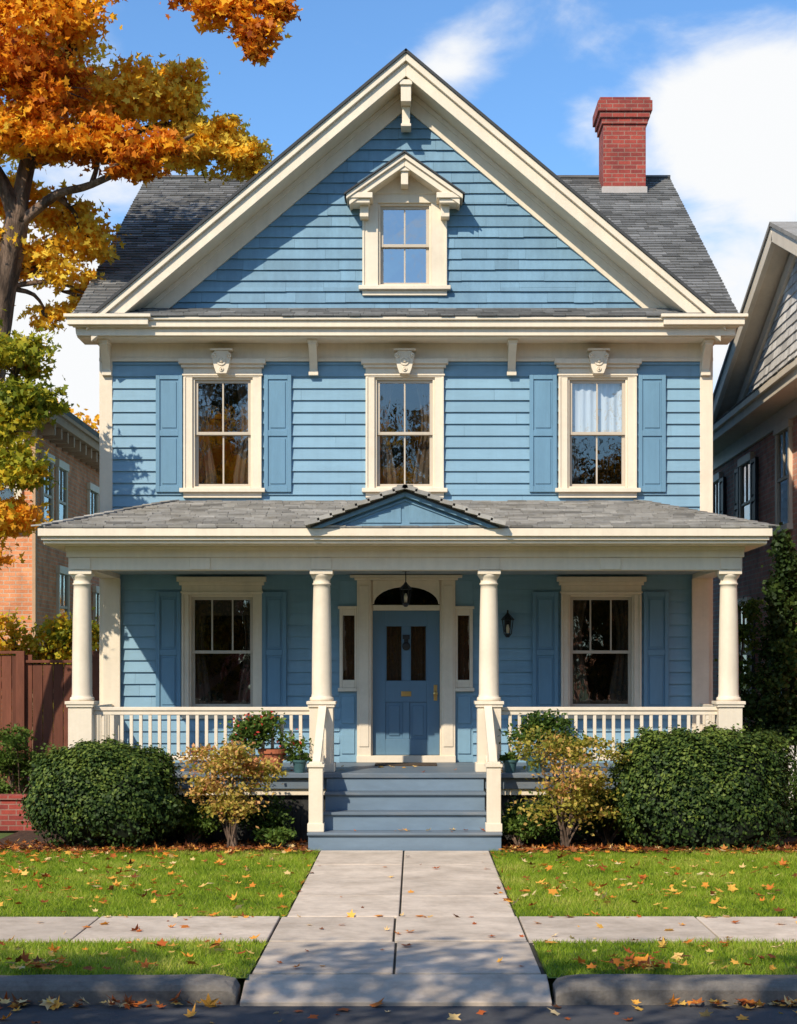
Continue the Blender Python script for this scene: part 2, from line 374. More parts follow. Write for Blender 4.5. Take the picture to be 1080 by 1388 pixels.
for cx,z0,z1,w in ((-2.56,4.70,6.25,.84),(-.02,4.70,6.25,.84),(2.67,4.70,6.25,.84),(-2.57,1.62,3.22,.92),(2.72,1.62,3.22,.92)):
    op.append((cx-w/2-.01,cx+w/2+.01,z0-.01,z1+.01))
op.append((-.93,.93,.8,3.42))
s=MB(); siding(s,.82,6.60,lambda z:-H+.01,lambda z:H-.01,op,lip=.028); 
gh=lambda z:(10.27-z)/.8426
s.build('front_clapboards',BLUE,house,closed=False)
s=MB(); siding(s,7.15,10.2,lambda z:-gh(z),lambda z:gh(z),[(-.40,.36,7.51,8.69)],e=.152,lip=.028,shake=True,widths=(.25,.35,.5,.8,1.3),jit=.9); s.build('gable_siding',BLUEG,house,closed=False)
for sg,ang in ((1,90),(-1,-90)):
    M=Matrix.Translation((sg*H,0,0))@Matrix.Rotation(math.radians(ang),4,'Z')
    s=MB(M); 
    if sg>0: siding(s,.5,6.9,lambda z:.0,lambda z:12,[])
    else: siding(s,.5,6.9,lambda z:-12,lambda z:0,[])
    s.build('side_clapboards',BLUE,house,closed=False)
    s=MB(); s.prism([(-.3,6.9),(12.3,6.9),(6,10.55)],'x',sg*(H-.1),sg*(H-.01)); s.build('side_gable_wall',BLUE,house)
s=MB(); s.box(-H+.02,H-.02,11.9,12,0,6.9); s.box(-H+.02,H-.02,.02,11.9,.4,.5); s.build('rear_wall',BLUE,house)
s=MB(); s.box(-H+.03,H-.03,.03,11.95,-.05,.5); s.build('foundation',STONE,house)
t=MB()
for sg in (-1,1):
    t.box(sg*(H-.15),sg*(H+.03),-.035,.10,.88,6.50); 
    t.box(sg*(H+.0),sg*(H+.028),.10,.18,.5,6.9)
t.box(-H-.03,H+.03,-.04,-.0,6.50,6.72)
t.box(-H-.03,H+.03,-.06,-.041,6.47,6.52)
t.box(-4.50,4.50,-.50,.05,6.72,6.75)
t.box(-4.50,4.50,-.55,-.50,6.735,6.93)
t.box(-4.54,4.54,-.62,-.551,6.84,6.93)
t.box(-4.57,4.57,-.66,-.50,6.931,6.972)
for sg in (-1,1):
    t.box(sg*3.50,sg*4.60,-.69,-.55,6.86,6.955); t.box(sg*3.46,sg*4.64,-.73,-.52,6.956,7.0)
    t.beam((sg*4.50,-.5,6.86),(sg*4.50,6.0,10.62),.05,.20); t.beam((sg*4.50,12.5,6.86),(sg*4.50,6.0,10.62),.05,.20)
    t.slab([(sg*4.24,-.45,6.90),(sg*4.49,-.45,6.90),(sg*4.49,6,10.62),(sg*4.24,6,10.62)],.03)
k=.8426
for sg in (-1,1):
    def band(zt,zb,y0,y1,xe=4.36,x0=0.0):
        t.prism([(sg*x0,zt-k*x0),(sg*xe,zt-k*xe),(sg*xe,zb-k*xe),(sg*x0,zb-k*x0)],'y',y0,y1)
    band(10.585,10.475,-.60,-.50)
    band(10.475,10.28,-.545,-.48,4.30)
    band(10.32,10.285,-.48,.01,4.28)
    band(10.285,9.99,-.055,-.002,3.80)
    band(10.285,10.20,-.075,-.056,4.0)
def bracket(x,w=.11,z=6.72,h=.42,d=.34,y=-.04):
    pts=[(y,z),(y-d,z),(y-d,z-.07)]
    for i in range(9):
        a=i/8; pts.append((y-d*(1-a)**1.6*.85-.035,z-.08-(h-.1)*a))
    pts+=[(y-.035,z-h),(y,z-h)]
    t.prism(pts,'x',x-w/2,x+w/2); t.box(x-w/2-.015,x+w/2+.015,y-d-.02,y-.02,z-.045,z-.001); t.box(x-w/2-.012,x+w/2+.012,y-.06,y-.001,z-h-.03,z-h+.03)
for x in (-4.17,-1.29,1.47,4.17): bracket(x)
t.box(-.07,.07,-.50,-.06,9.95,10.22); t.box(-.055,.055,-.30,-.06,9.70,9.95); t.box(-.085,.085,-.53,-.07,10.17,10.24); t.box(-.07,.07,-.34,-.06,9.66,9.70)
for sg in (-1,1):
    cx=-.02; q=.70; 
    def hb(zt,zb,y0,y1,xe,x0=0.):
        t.prism([(cx+sg*x0,zt-q*x0),(cx+sg*xe,zt-q*xe),(cx+sg*xe,zb-q*xe),(cx+sg*x0,zb-q*x0)],'y',y0,y1)
    hb(9.27,9.20,-.42,-.03,.80); hb(9.20,9.10,-.38,-.03,.76)
    t.box(cx+sg*.44,cx+sg*.80,-.40,-.02,8.66,8.735); t.box(cx+sg*.48,cx+sg*.76,-.36,-.02,8.60,8.66)
    t.box(cx+sg*.50,cx+sg*.62,-.24,-.02,8.44,8.60)
t.prism([(-.6,8.80),(.56,8.80),(-.02,9.16)],'y',-.075,-.02)
t.box(-.07,.03,-.33,-.076,8.86,9.09); t.box(-.095,.055,-.36,-.076,9.04,9.11)
t.build('cornice_and_gable_trim',CREAM,house,.006)
r=MB()
for sg in (-1,1):
    r.prism([(-.02,9.295),(-.02+sg*.83,9.295-.70*.83),(-.02+sg*.83,9.272-.70*.83),(-.02,9.272)],'y',-.45,-.02)
    r.slab([(0,-.63,10.63),(sg*4.40,-.63,10.63-k*4.40),(sg*4.33,-.3,10.63-k*4.33),(0,5.85,10.63)],.035)
    r.slab([(sg*4.55,-.55,6.96),(sg*4.34,-.55,6.96),(0,5.82,10.62),(0,6,10.74),(sg*4.55,6,10.74)],.05)
    r.slab([(sg*4.55,12.5,6.96),(0,12.5,6.96),(0,6,10.74),(sg*4.55,6,10.74)],.05)
r.slab([(-4.28,-.66,6.976),(4.28,-.66,6.976),(4.28,.0,7.21),(-4.28,.0,7.21)],.003)
r.build('roof_deck',ROOFD,house)
s=MB()
L1=math.hypot(6.55,3.78); ct=6.55/L1
shingles(s,(0,-.55,6.965),(1,0,0),(0,6.55,3.78),L1,lambda v:-4.57,lambda v:-(4.36-.684*v*ct)+.10,lift=.028)
shingles(s,(0,-.55,6.965),(1,0,0),(0,6.55,3.78),L1,lambda v:4.36-.684*v*ct-.10,lambda v:4.57,lift=.028)
shingles(s,(0,-.68,6.98),(1,0,0),(0,.66,.235),.70,lambda v:-4.18,lambda v:4.18,row=.14)
s.box(-4.57,4.57,5.9,6.1,10.735,10.775,0,.3)
s.build('main_roof_shingles',SHING,house,closed=False)
c=MB(); cx=3.68; cy=5.5
c.box(cx-.36,cx+.36,cy-.36,cy+.36,9.8,11.42)
for i,(h0,h1,e) in enumerate(((11.42,11.52,.39),(11.52,11.62,.425),(11.62,11.80,.46),(11.80,11.86,.43))): c.box(cx-e,cx+e,cy-e,cy+e,h0,h1)
c.build('chimney',BRICKR,house,.008)
c=MB(); c.box(cx-.385,cx+.385,cy-.385,cy+.385,10.0,10.36); c.build('chimney_flashing',pmat('flashing',(.45,.40,.36),.6),house,.01)

# ---- entry
t=MB(); d=MB(); g=MB(); bl=MB(); rm=MB()
for sg in (-1,1):
    t.box(sg*.49,sg*.685,-.075,.05,.88,3.42); t.box(sg*.52,sg*.655,-.088,-.075,1.1,3.35)
    t.box(sg*.47,sg*.49,-.03,.12,.95,3.42)
    t.box(sg*.685,sg*.72,-.05,.05,1.92,3.02); t.box(sg*.885,sg*.93,-.05,.05,1.92,3.02)
    t.box(sg*.72,sg*.885,-.05,.05,1.92,2.03); t.box(sg*.72,sg*.885,-.05,.05,2.93,3.02)
    t.box(sg*.686,sg*.95,-.08,.0,1.87,1.92); t.box(sg*.686,sg*.95,-.075,.0,3.02,3.06)
    g.add([(sg*.72,.02,2.03),(sg*.885,.02,2.03),(sg*.885,.02,2.93),(sg*.72,.02,2.93)],[(0,1,2,3)])
    bl.box(sg*.686,sg*.94,-.012,.03,.88,1.87); bl.box(sg*.72,sg*.90,-.03,-.012,1.0,1.35);bl.box(sg*.72,sg*.90,-.03,-.012,1.42,1.80)
    bl.box(sg*.686,sg*.94,-.012,.03,3.06,3.42)
arch=[(.45*math.cos(a),3.09+.24*math.sin(a)) for a in [math.pi*i/16 for i in range(17)]]
t.prism([(-.469,3.42),(.469,3.42),(.469,3.09)]+arch+[(-.469,3.09)],'y',-.05,.03)
t.box(-.47,.47,-.04,.09,3.0,3.075)
t.box(-.72,.72,-.13,.0,3.42,3.455); t.box(-.78,.78,-.17,.0,3.455,3.49)
t.box(-.69,.69,-.10,.12,.88,.975)
g.add([(-.46,.01,3.07),(.46,.01,3.07),(.46,.01,3.38),(-.46,.01,3.38)],[(0,1,2,3)])
y0,y1=.045,.09
d.box(-.468,-.29,y0,y1,.98,2.998); d.box(.29,.468,y0,y1,.98,2.998)
d.box(-.29,.29,y0,y1,2.78,2.998); d.box(-.29,.29,y0,y1,1.72,2.02); d.box(-.29,.29,y0,y1,.98,1.20); d.box(-.045,.045,y0,y1,1.20,1.72)
d.box(-.05,.05,y0+.001,y1,2.02,2.78)
for a,b in ((-.29,-.045),(.045,.29)):
    d.box(a,b,y0+.02,y1,1.20,1.72); d.box(a+.05,b-.05,y0+.006,y0+.02,1.25,1.67)
for a,b in ((-.29,-.05),(.05,.29)):
    g.add([(a,.07,2.02),(b,.07,2.02),(b,.07,2.78),(a,.07,2.78)],[(0,1,2,3)])
    for xx in (a,b-.015): d.box(xx,xx+.015,y0-.01,y0,2.02,2.78)
X0,X1,Y0,Y1,Z0,Z1=-1.0,1.0,.13,1.8,.9,3.6
rm.add([(X0,Y0,Z0),(X1,Y0,Z0),(X1,Y0,Z1),(X0,Y0,Z1),(X0,Y1,Z0),(X1,Y1,Z0),(X1,Y1,Z1),(X0,Y1,Z1)],[(4,5,6,7),(0,4,7,3),(1,5,6,2),(3,7,6,2),(0,1,5,4)])
rm.build('hall_interior',DARK,house,closed=False)
cu=MB(); wavy(cu,-.30,.30,.16,1.95,2.85,.012,.05); 
for sg in (-1,1): wavy(cu,min(sg*.70,sg*.90),max(sg*.70,sg*.90),.10,2.0,2.95,.008,.05)
cu.build('door_curtains',pmat('amber_curtain',(.12,.065,.033),.9,.2,3,(6,1,.3),0),house,smooth=True,closed=False)
t.build('entry_trim',CREAM,house,.006); d.build('front_door',DOORM,house,.006); g.build('entry_glass',GLASS,house,closed=False); bl.build('entry_panels',BLUE,house,.005)
b=MB(); b.box(-.07,.07,y0-.012,y0,1.80,1.87); b.M=Matrix.Translation((.41,y0,1.84))@Matrix.Rotation(math.radians(90),4,'X'); b.lathe(0,0,[(.028,0),(.028,.01),(.012,.015),(.012,.035),(.032,.05),(.032,.07),(.012,.08)],16); b.M=None
b.box(.385,.435,y0-.008,y0,1.74,1.96)
b.build('door_brass',BRASS,house,.003)
b=MB(); b.box(-.03,.03,y0-.02,y0,2.45,2.62); b.box(-.05,.05,y0-.035,y0-.005,2.60,2.66); b.M=Matrix.Translation((0,y0-.02,2.50))@Matrix.Rotation(math.radians(90),4,'X'); b.lathe(0,0,[(.055,0),(.06,.01),(.04,.02),(.01,.022)],16); b.M=None
b.build('door_knocker',IRON,house,.004)

# ---- porch
t=MB(); p=MB(); fl=MB()
fl.box(-4.33,4.33,-2.53,-.04,.82,.88)
fl.box(-4.28,4.28,-2.47,-2.43,.68,.818)
t.box(-4.30,4.30,-2.43,-2.40,.60,.82)
for sg in (-1,1): fl.box(sg*4.25,sg*4.29,-2.40,-.04,.55,.818)
fl.build('porch_floor',STEP,house,.008)
cols=[-4.12,-1.065,1.065,4.12]; cy=-2.1
for x in cols:
    h=.150
    t.box(x-h,x+h,cy-h,cy+h,.88,1.70); t.box(x-h-.025,x+h+.025,cy-h-.025,cy+h+.025,.881,.99); t.box(x-h-.02,x+h+.02,cy-h-.02,cy+h+.02,1.70,1.735); t.box(x-h-.035,x+h+.035,cy-h-.035,cy+h+.035,1.735,1.775)
    t.box(x-.145,x+.145,cy-.145,cy+.145,3.385,3.44)
    p.lathe(x,cy,[(.15,1.775),(.155,1.80),(.148,1.825),(.132,1.83),(.132,1.85),(.127,1.87),(.125,2.3),(.118,2.8),(.108,3.20),(.106,3.25),(.118,3.255),(.118,3.275),(.107,3.28),(.107,3.32),(.125,3.345),(.140,3.37),(.142,3.385)],28)
    t.box(x-.16,x+.16,cy-.16,cy+.16,0,.60)
o=p.build('porch_columns',CREAM,house,smooth=True)
t.box(-4.27,4.27,-2.23,-1.97,3.44,3.735); t.box(-4.29,4.29,-2.26,-2.231,3.60,3.735); t.box(-4.30,4.30,-2.29,-2.261,3.69,3.735)
for x in (-4.12,-2.6,-1.065,1.065,2.6,4.12): t.box(x-.13,x+.13,-2.245,-2.231,3.445,3.595)
for sg in (-1,1):
    t.box(sg*3.99,sg*4.25,-1.97,-.04,3.44,3.735)
    t.box(sg*3.98,sg*4.22,-.10,-.037,.88,3.44)
    t.box(sg*4.46,sg*4.51,-2.55,.0,3.765,3.92); t.box(sg*4.511,sg*4.56,-2.55,0,3.85,3.92)
t.box(-4.51,4.51,-2.55,.0,3.735,3.765)
t.box(-4.51,4.51,-2.60,-2.551,3.75,3.925); t.box(-4.56,4.56,-2.68,-2.601,3.835,3.93); t.box(-4.53,4.53,-2.64,-2.601,3.79,3.834)
for a,b in ((-3.97,-1.215),(1.215,3.97)):
    t.box(a,b,cy-.045,cy+.045,1.655,1.70); t.box(a,b,cy-.028,cy+.028,1.60,1.654); t.box(a,b,cy-.03,cy+.03,1.02,1.075)
    n=int((b-a)/.118)
    for i in range(1,n):
        x=a+(b-a)*i/n; t.box(x-.021,x+.021,cy-.02,cy+.02,1.075,1.60)
    for q2 in (.33,.66): x=a+(b-a)*q2; t.box(x-.03,x+.03,cy-.027,cy+.027,.88,1.02)
for sg in (-1,1):
    x=sg*4.12
    t.box(x-.04,x+.04,-1.93,-.12,1.655,1.70); t.box(x-.03,x+.03,-1.93,-.12,1.02,1.07)
    for i in range(1,15): yy=-1.93+1.8*i/15; t.box(x-.02,x+.02,yy-.02,yy+.02,1.07,1.655)
for sg in (-1,1):
    x=sg*1.075; xa=sg*1.045
    t.box(x-.085,x+.085,-3.28,-3.11,.222,1.0); t.box(x-.105,x+.105,-3.30,-3.09,1.0,1.035); t.box(x-.08,x+.08,-3.275,-3.115,1.035,1.06); t.box(x-.10,x+.10,-3.295,-3.095,.221,.32)
    t.beam((xa,-2.27,1.70),(x,-3.15,1.02),.10,.06); t.beam((xa,-2.27,1.655),(x,-3.15,.975),.055,.05)
    t.beam((xa,-2.27,1.07),(x,-3.12,.44),.06,.06)
    for i in range(1,8):
        f=i/8; yy=-2.27+(-3.15+2.27)*f; zt=1.64-.68*f; zb=1.08-.65*f
        xx=xa+(x-xa)*f; t.box(xx-.02,xx+.02,yy-.02,yy+.02,zb,zt)
t.build('porch_trim_and_rails',CREAM,house,.005)
c=MB()
y=-1.97
while y<-.05:
    c.box(-3.98,3.98,y,y+.085,3.50,3.52); y+=.09
c.build('porch_ceiling',pmat('ceiling_blue',(.30,.34,.35),.5),house,.003)
c=MB(); x=-3.95
while x<3.95:
    if abs(x)>1.0: c.box(x,x+.106,-2.36,-2.33,.03,.62,0,random.random())
    x+=.11
c.build('porch_skirt',pmat('skirt_dark',(.028,.027,.025),.9,.3,rv=.3),house,.003)
c=MB();rs=MB()
for i in range(4):
    yf=-3.36+.285*i; zt=.22*(i+1); w=1.16 if i==0 else .985
    if i<3:
        rs.box(-w,w,yf,-2.48,zt-.22,zt-.035)
        c.box(-w-.012,w+.012,yf-.035,-2.50 if i>0 else -2.49,zt-.035,zt)
    else: rs.box(-w,w,-2.505,-2.475,.66,.815)
c.build('stair_treads',STEP,house,.008); rs.build('stair_risers',RISER,house,.003)
c=MB(); c.box(-.42,.42,-.95,-.35,.881,.895); c.build('doormat',pmat('doormat_brown',(.07,.05,.035),1,.3,20),house,.004)
# porch roof
s=MB(); L2=math.hypot(2.68,.58)
shingles(s,(0,-2.68,3.94),(1,0,0),(0,2.68,.58),L2,lambda v:-4.58+1.33*v/L2,lambda v:4.58-1.33*v/L2,row=.14,lift=.024)
L3=math.hypot(1.33,.58)
for sg in (-1,1):
    shingles(s,(sg*4.58,0,3.94),(0,1,0),(-sg*1.33,0,.58),L3,lambda v:-2.68+2.68*v/L3,lambda v:0,row=.14)
    for i in range(14):
        f=i/14; a=Vector((sg*4.58,-2.68,3.955)); b2=Vector((sg*3.25,0,4.535)); pa=a.lerp(b2,f); pb=a.lerp(b2,f+.085); s.beam(pa+Vector((0,0,.012)),pb,.16,.016,0,random.random())
    L4=math.hypot(1.17,.45)
    shingles(s,(sg*1.17,0,3.955),(0,1,0),(-sg*1.17,0,.45),L4,lambda v:-2.74,lambda v:-2.62+1.95*v/L4,row=.13)
    for i in range(8):
        f=i/8; a=Vector((sg*1.24,-2.73,3.955)); b2=Vector((0,-2.73,4.43)); pa=a.lerp(b2,f); pb=a.lerp(b2,f+.15); s.beam(pa+Vector((0,0,.024)),pb,.20,.05,0,.5+random.random()*.5)
for i in range(12):
    yy=-2.78+i*.165; s.beam((0,yy,4.45),(0,yy+.19,4.43),.2,.02,0,random.random())
s.build('porch_roof_shingles',SHINGP,house,closed=False)
s=MB(); s.slab([(-4.57,-2.67,3.936),(4.57,-2.67,3.936),(3.25,0,4.515),(-3.25,0,4.515)],.02)
for sg in (-1,1):
    s.slab([(sg*4.57,-2.67,3.936),(sg*4.57,0,3.936),(sg*3.25,0,4.515)],.02); s.slab([(sg*1.17,-2.73,3.95),(0,-2.73,4.40),(0,-.6,4.40),(sg*1.17,-2.6,3.95)],.02)
s.build('porch_roof_deck',ROOFD,house)
s=MB(); s.prism([(-1.0,3.94),(1.0,3.94),(0,4.33)],'y',-2.64,-2.60)
for sg in (-1,1):
    s.prism([(0,4.385),(sg*1.17,3.935),(sg*1.03,3.935),(0,4.325)],'y',-2.72,-2.64)
    s.prism([(0,4.30),(sg*.93,3.945),(sg*.86,3.945),(0,4.27)],'y',-2.66,-2.64)
    s.prism([(sg*.05,4.22),(sg*.62,4.0),(sg*.05,4.0)],'y',-2.655,-2.64)
s.build('porch_pediment',BLUEG,house,.004)
K.build(house); KG.build(house,pre='gable_',glass=GLASSS)
l=MB(); x,y,z=1.41,-.16,2.72
l.box(x-.04,x+.04,-.04,-.02,z-.02,z+.2); l.beam((x,-.04,z+.2),(x,y,z+.27),.02,.02)
l.lathe(x,y,[(.02,z-.1),(.05,z-.06),(.055,z-.05)],6)
for i in range(6):
    a=i*math.pi/3; l.beam((x+.05*math.cos(a),y+.05*math.sin(a),z-.05),(x+.075*math.cos(a),y+.075*math.sin(a),z+.14),.012,.012)
l.lathe(x,y,[(.095,z+.14),(.09,z+.155),(.04,z+.21),(.012,z+.24),(.012,z+.28)],6)
x,y,z=0,-1.15,3.06
l.beam((x,y,3.5),(x,y,z+.28),.014,.014); l.lathe(x,y,[(.05,3.48),(.05,3.499)],12)
for i in range(6):
    a=i*math.pi/3; l.beam((x+.045*math.cos(a),y+.045*math.sin(a),z),(x+.075*math.cos(a),y+.075*math.sin(a),z+.18),.012,.012)
l.lathe(x,y,[(.02,z-.05),(.05,z-.01),(.05,z)],6); l.lathe(x,y,[(.09,z+.18),(.085,z+.195),(.03,z+.25),(.01,z+.28)],6)
l.build('lantern_frames',IRON,house)
l=MB(); l.lathe(1.41,-.16,[(.02,2.68),(.025,2.74),(.012,2.80)],10); l.lathe(0,-1.15,[(.02,3.07),(.025,3.13),(.012,3.19)],10)
l.build('lantern_bulbs',pmat('frosted_bulb',(.8,.7,.5),.4,bmp=0),house,smooth=True)

# ------------------------------------------------------------------ GROUND
g=MB(); X=400
g.add([(-X,400,-.03),(X,400,-.03),(X,-11.65,-.03),(-X,-11.65,-.03),(X,-11.65,-.17),(-X,-11.65,-.17),(X,-400,-.17),(-X,-400,-.17)],[(3,2,1,0),(5,4,2,3),(7,6,4,5)])
g.build('ground',GROUND,closed=False)
g=MB(); g.add([(-80,-20.6,-.14),(80,-20.6,-.14),(80,-11.9,-.14),(-80,-11.9,-.14)],[(0,1,2,3)]); g.build('road',ASPH,closed=False)
def sheet(name,rects,z,mat):
    g=MB()
    for a,b,c,d in rects: g.add([(a,c,z),(b,c,z),(b,d,z),(a,d,z)],[(0,1,2,3)])
    return g.build(name,mat,closed=False)
sheet('lawn',[(-30,-1.03,-8.85,-3.45),(1.03,30,-8.85,-3.45),(-30,-1.07,-11.79,-10.22),(1.07,30,-11.79,-10.22)],-.006,SOIL)
sheet('mulch_bed',[(-5.2,-.9,-3.75,0),(.9,5.4,-3.75,0)],.002,MULCH)
sheet('joint_bed',[(-1.02,1.02,-8.85,-3.3),(-30,30,-10.2,-8.85),(-1.06,1.06,-11.66,-10.2)],-.012,pmat('joint_dirt',(.05,.045,.035),1))
g=MB(); J=.009
ys=[-3.40,-4.85,-6.2,-7.5,-8.845]
for a,b in zip(ys[:-1],ys[1:]):
    for x0,x1 in ((-1.015,-.012),(-.012,1.015)):
        g.box(x0+J,x1-J,b+J,a-J,-.06,.008+random.uniform(-.003,.003),0,random.random())
g.build('front_walkway',CONC,None,.008)
g=MB(); xs=[-1.06,-2.65,-4.2,-5.8,-7.4,-9,-10.6,-12.2,-13.8]; 
segs=[(-1.06,-.05),(-.05,1.03)]+[(b,a) for a,b in zip(xs[:-1],xs[1:])]+[(1.03+1.56*i,1.03+1.56*(i+1)) for i in range(8)]
for a,b in segs: g.box(a+J,b-J,-10.2+J,-8.855-J,-.06,.008+random.uniform(-.003,.004),0,random.random())
g.build('sidewalk',CONC,None,.008)
g=MB()
for a,b in ((-1.06,-.03),(-.03,1.04)):
    g.box(a+J,b-J,-11.62,-10.215-J,-.06,.004,0,random.random()*.4)
g.prism([(-12.12,-.155),(-12.12,-.11),(-12.05,-.095),(-11.80,-.03),(-11.645,-.002),(-11.645,-.155)],'x',-1.09,1.07,0,.0)
g.build('kerb_ramp_apron',CONC,None,.008)
for x0,x1,sg in ((-30,-1.12,1),(1.10,30,-1)):
    g=MB(); prof=[(-12.08,-.16),(-12.08,-.04),(-12.06,-.01),(-12.02,.012),(-11.97,.02),(-11.80,.02),(-11.78,.012),(-11.78,-.16)]
    end=x1 if sg>0 else x0; n=len(prof); vs=[];fs=[]
    ss=[ -30+i*.25 for i in range(114)] if sg>0 else [30-i*.25 for i in range(114)]
    st=[(x,1.0) for x in ss]+[(end-sg*.18,1.0),(end-sg*.09,.97),(end-sg*.03,.86),(end,.62)]
    for x,h in st:
        for y,z in prof: vs.append((x,y+random.uniform(-.006,.006),-.16+(z+.16)*h+random.uniform(-.006,.006)))
    for k2 in range(len(st)-1):
        for i in range(n-1): fs.append((k2*n+i,k2*n+i+1,(k2+1)*n+i+1,(k2+1)*n+i))
    fs.append(tuple(range((len(st)-1)*n,len(st)*n))); g.add(vs,fs); g.build('kerb',CURB,None,.006)
def grass(rects,dens,name):
    Ps=[]
    for a,b,c,d in rects:
        n=int((b-a)*(d-c)*dens); p=np.stack([rng.uniform(a,b,n),rng.uniform(c,d,n),np.full(n,-.006)],1); Ps.append(p)
    P=np.concatenate(Ps); N=len(P)
    cl=np.sin(P[:,0]*2.1+np.sin(P[:,1]*1.7)*2)*np.cos(P[:,1]*2.6+P[:,0])*.5+.5
    fine=np.sin(P[:,0]*9+3*np.sin(P[:,1]*5))*np.sin(P[:,1]*11+P[:,0]*3)*.5+.5
    h=rng.uniform(.025,.055,N)*(.75+.35*cl+.25*fine); ang=rng.uniform(0,6.283,N); w=rng.uniform(.003,.0055,N)
    dx=np.stack([np.cos(ang),np.sin(ang),0*ang],1)*w[:,None]
    lean=rng.normal(0,.6,(N,2))*h[:,None]
    tip=P+np.stack([lean[:,0],lean[:,1],h],1)
    V=np.stack([P-dx,P+dx,tip],1)
    r=np.clip(.4*cl+.25*fine+rng.normal(.22,.2,N),0,1)
    return quads_mesh(name,V,None,r,GRASSM)
GRASSM=leafmat('grass_blades',[(0,(.09,.15,.012)),(.4,(.25,.37,.02)),(.75,(.42,.52,.045)),(1,(.60,.54,.14))],.45)
grass([(-6,-1.025,-8.83,-3.42),(1.025,6,-8.83,-3.42),(-6,-1.07,-11.77,-10.22),(1.07,6,-11.77,-10.22)],3400,'grass')

FALL=leafmat('fallen_leaf',[(0,(.16,.055,.018)),(.25,(.48,.11,.025)),(.5,(.78,.28,.035)),(.75,(.88,.50,.09)),(1,(.80,.60,.32))],.25)
FALLD=leafmat('bed_leaf_litter',[(0,(.07,.028,.014)),(.5,(.24,.07,.025)),(.85,(.50,.17,.04)),(1,(.70,.34,.08))],.2)
def maple_outline():
    pts=[];R=[1,.45,.8,.4,.62,.3,.35,.3,.62,.4,.8,.45]
    for i,r in enumerate(R):
        a=2*math.pi*i/12; pts.append((r*math.sin(a),r*math.cos(a)))
    return pts
OUT=maple_outline()
def fallen(name,pos,size,mat):
    mb=MB()
    for (x,y,z) in pos:
        s=size*random.choice((.45,.6,.7,.85,1,1.15))*random.uniform(.85,1.15); M=Matrix.Translation((x,y,z+s*.12))@Matrix.Rotation(random.uniform(0,6.28),4,'Z')@Matrix.Rotation(random.gauss(0,.4),4,'X')
        cu=random.uniform(-.2,.7)
        vs=[M@Vector((0,0,0))]+[M@Vector((a*s*random.uniform(.8,1.15),b*s,cu*s*(a*a+b*b)*random.uniform(.4,1.3))) for a,b in OUT]
        mb.add(vs,[(0,i+1,(i+1)%12+1) for i in range(12)],0,random.random())
    return mb.build(name,mat,None,closed=False)
pos=[]
U=random.uniform
cent=[(U(1.2,5)*random.choice((-1,1)),U(-8.6,-3.8)) for i in range(30)]
for i in range(760):
    if i%2: x=U(1.1,5.5)*random.choice((-1,1)); y=U(-8.8,-3.5)
    else: q=random.choice(cent); x=q[0]+random.gauss(0,.35); y=q[1]+random.gauss(0,.35)
    if abs(x)>1.05 and -8.8<y<-3.5: pos.append((x,y,.034))
for i in range(170): pos.append((U(1.1,4.5)*random.choice((-1,1)),U(-11.7,-10.25),.034))
for i in range(260):
    x=U(1.2,5.2)*random.choice((-1,1)); pos.append((x,-3.6+random.gauss(0,.22),.02+U(0,.03)))
for i in range(90): pos.append((U(-5,5),random.choice((U(-10.1,-8.9),-8.95+abs(random.gauss(0,.06)))),.012))
for i in range(34): pos.append((random.gauss(0,.8) if i%3==0 else random.choice((-.98,.98))+random.gauss(0,.06),U(-8.7,-3.6),.012))
for i in range(230):
    x=random.choice((-3.2,2.2,3.4,-2.2,-1.9,2.9,3.1,-3.0))+random.gauss(0,.35); pos.append((x,-12.16+random.gauss(0,.04),-.135+U(0,.03)))
for i in range(45): pos.append((U(-4,4),-12.15-abs(random.gauss(0,.5)),-.137))
for i in range(8): pos.append((U(-1,1),U(-11.5,-10.3),.008))
for i in range(36): pos.append((random.gauss(-2.65,.22),U(-11.75,-11.35),.05))
for i in range(36): pos.append((random.gauss(1.75,.2),U(-11.75,-11.35),.05))
for i in range(10): pos.append((U(-1,1),U(-3.3,-3.1),.225))
for i in range(30): pos.append((U(-4.2,4.2),U(-2.5,-1.2),.885))
fallen('fallen_leaves',pos,.068,FALL)
pos=[]
for i in range(1500):
    x=U(1.2,5.2)*random.choice((-1,1)); pos.append((x,-3.45+random.gauss(0,.17),.012+U(0,.03)))
for i in range(1300):
    x=U(1.2,5.2)*random.choice((-1,1)); pos.append((x,U(-3.5,-2.4),.008+U(0,.02)))
fallen('leaf_litter',pos,.06,FALLD)

# ------------------------------------------------------------------ PLANTS
BOX=leafmat('boxwood_leaf',[(0,(.02,.04,.01)),(.5,(.055,.095,.018)),(1,(.18,.23,.04))],.25)
SHRUBY=leafmat('autumn_shrub_leaf',[(0,(.14,.16,.02)),(.4,(.45,.38,.06)),(.7,(.72,.42,.13)),(1,(.70,.28,.15))],.4)
GREENL=leafmat('green_leaf',[(0,(.025,.05,.01)),(.5,(.08,.14,.02)),(1,(.20,.27,.05))],.35)
MAPLE=leafmat('maple_leaf_orange',[(0,(.32,.07,.012)),(.25,(.72,.22,.018)),(.5,(.96,.43,.024)),(.75,(.98,.60,.04)),(1,(.98,.74,.10))],.5)
YGREEN=leafmat('yellow_green_leaf',[(0,(.12,.16,.015)),(.4,(.38,.38,.03)),(.7,(.80,.55,.035)),(1,(.92,.40,.03))],.45)
CORE=pmat('shrub_inner',(.012,.018,.008),1,.3)
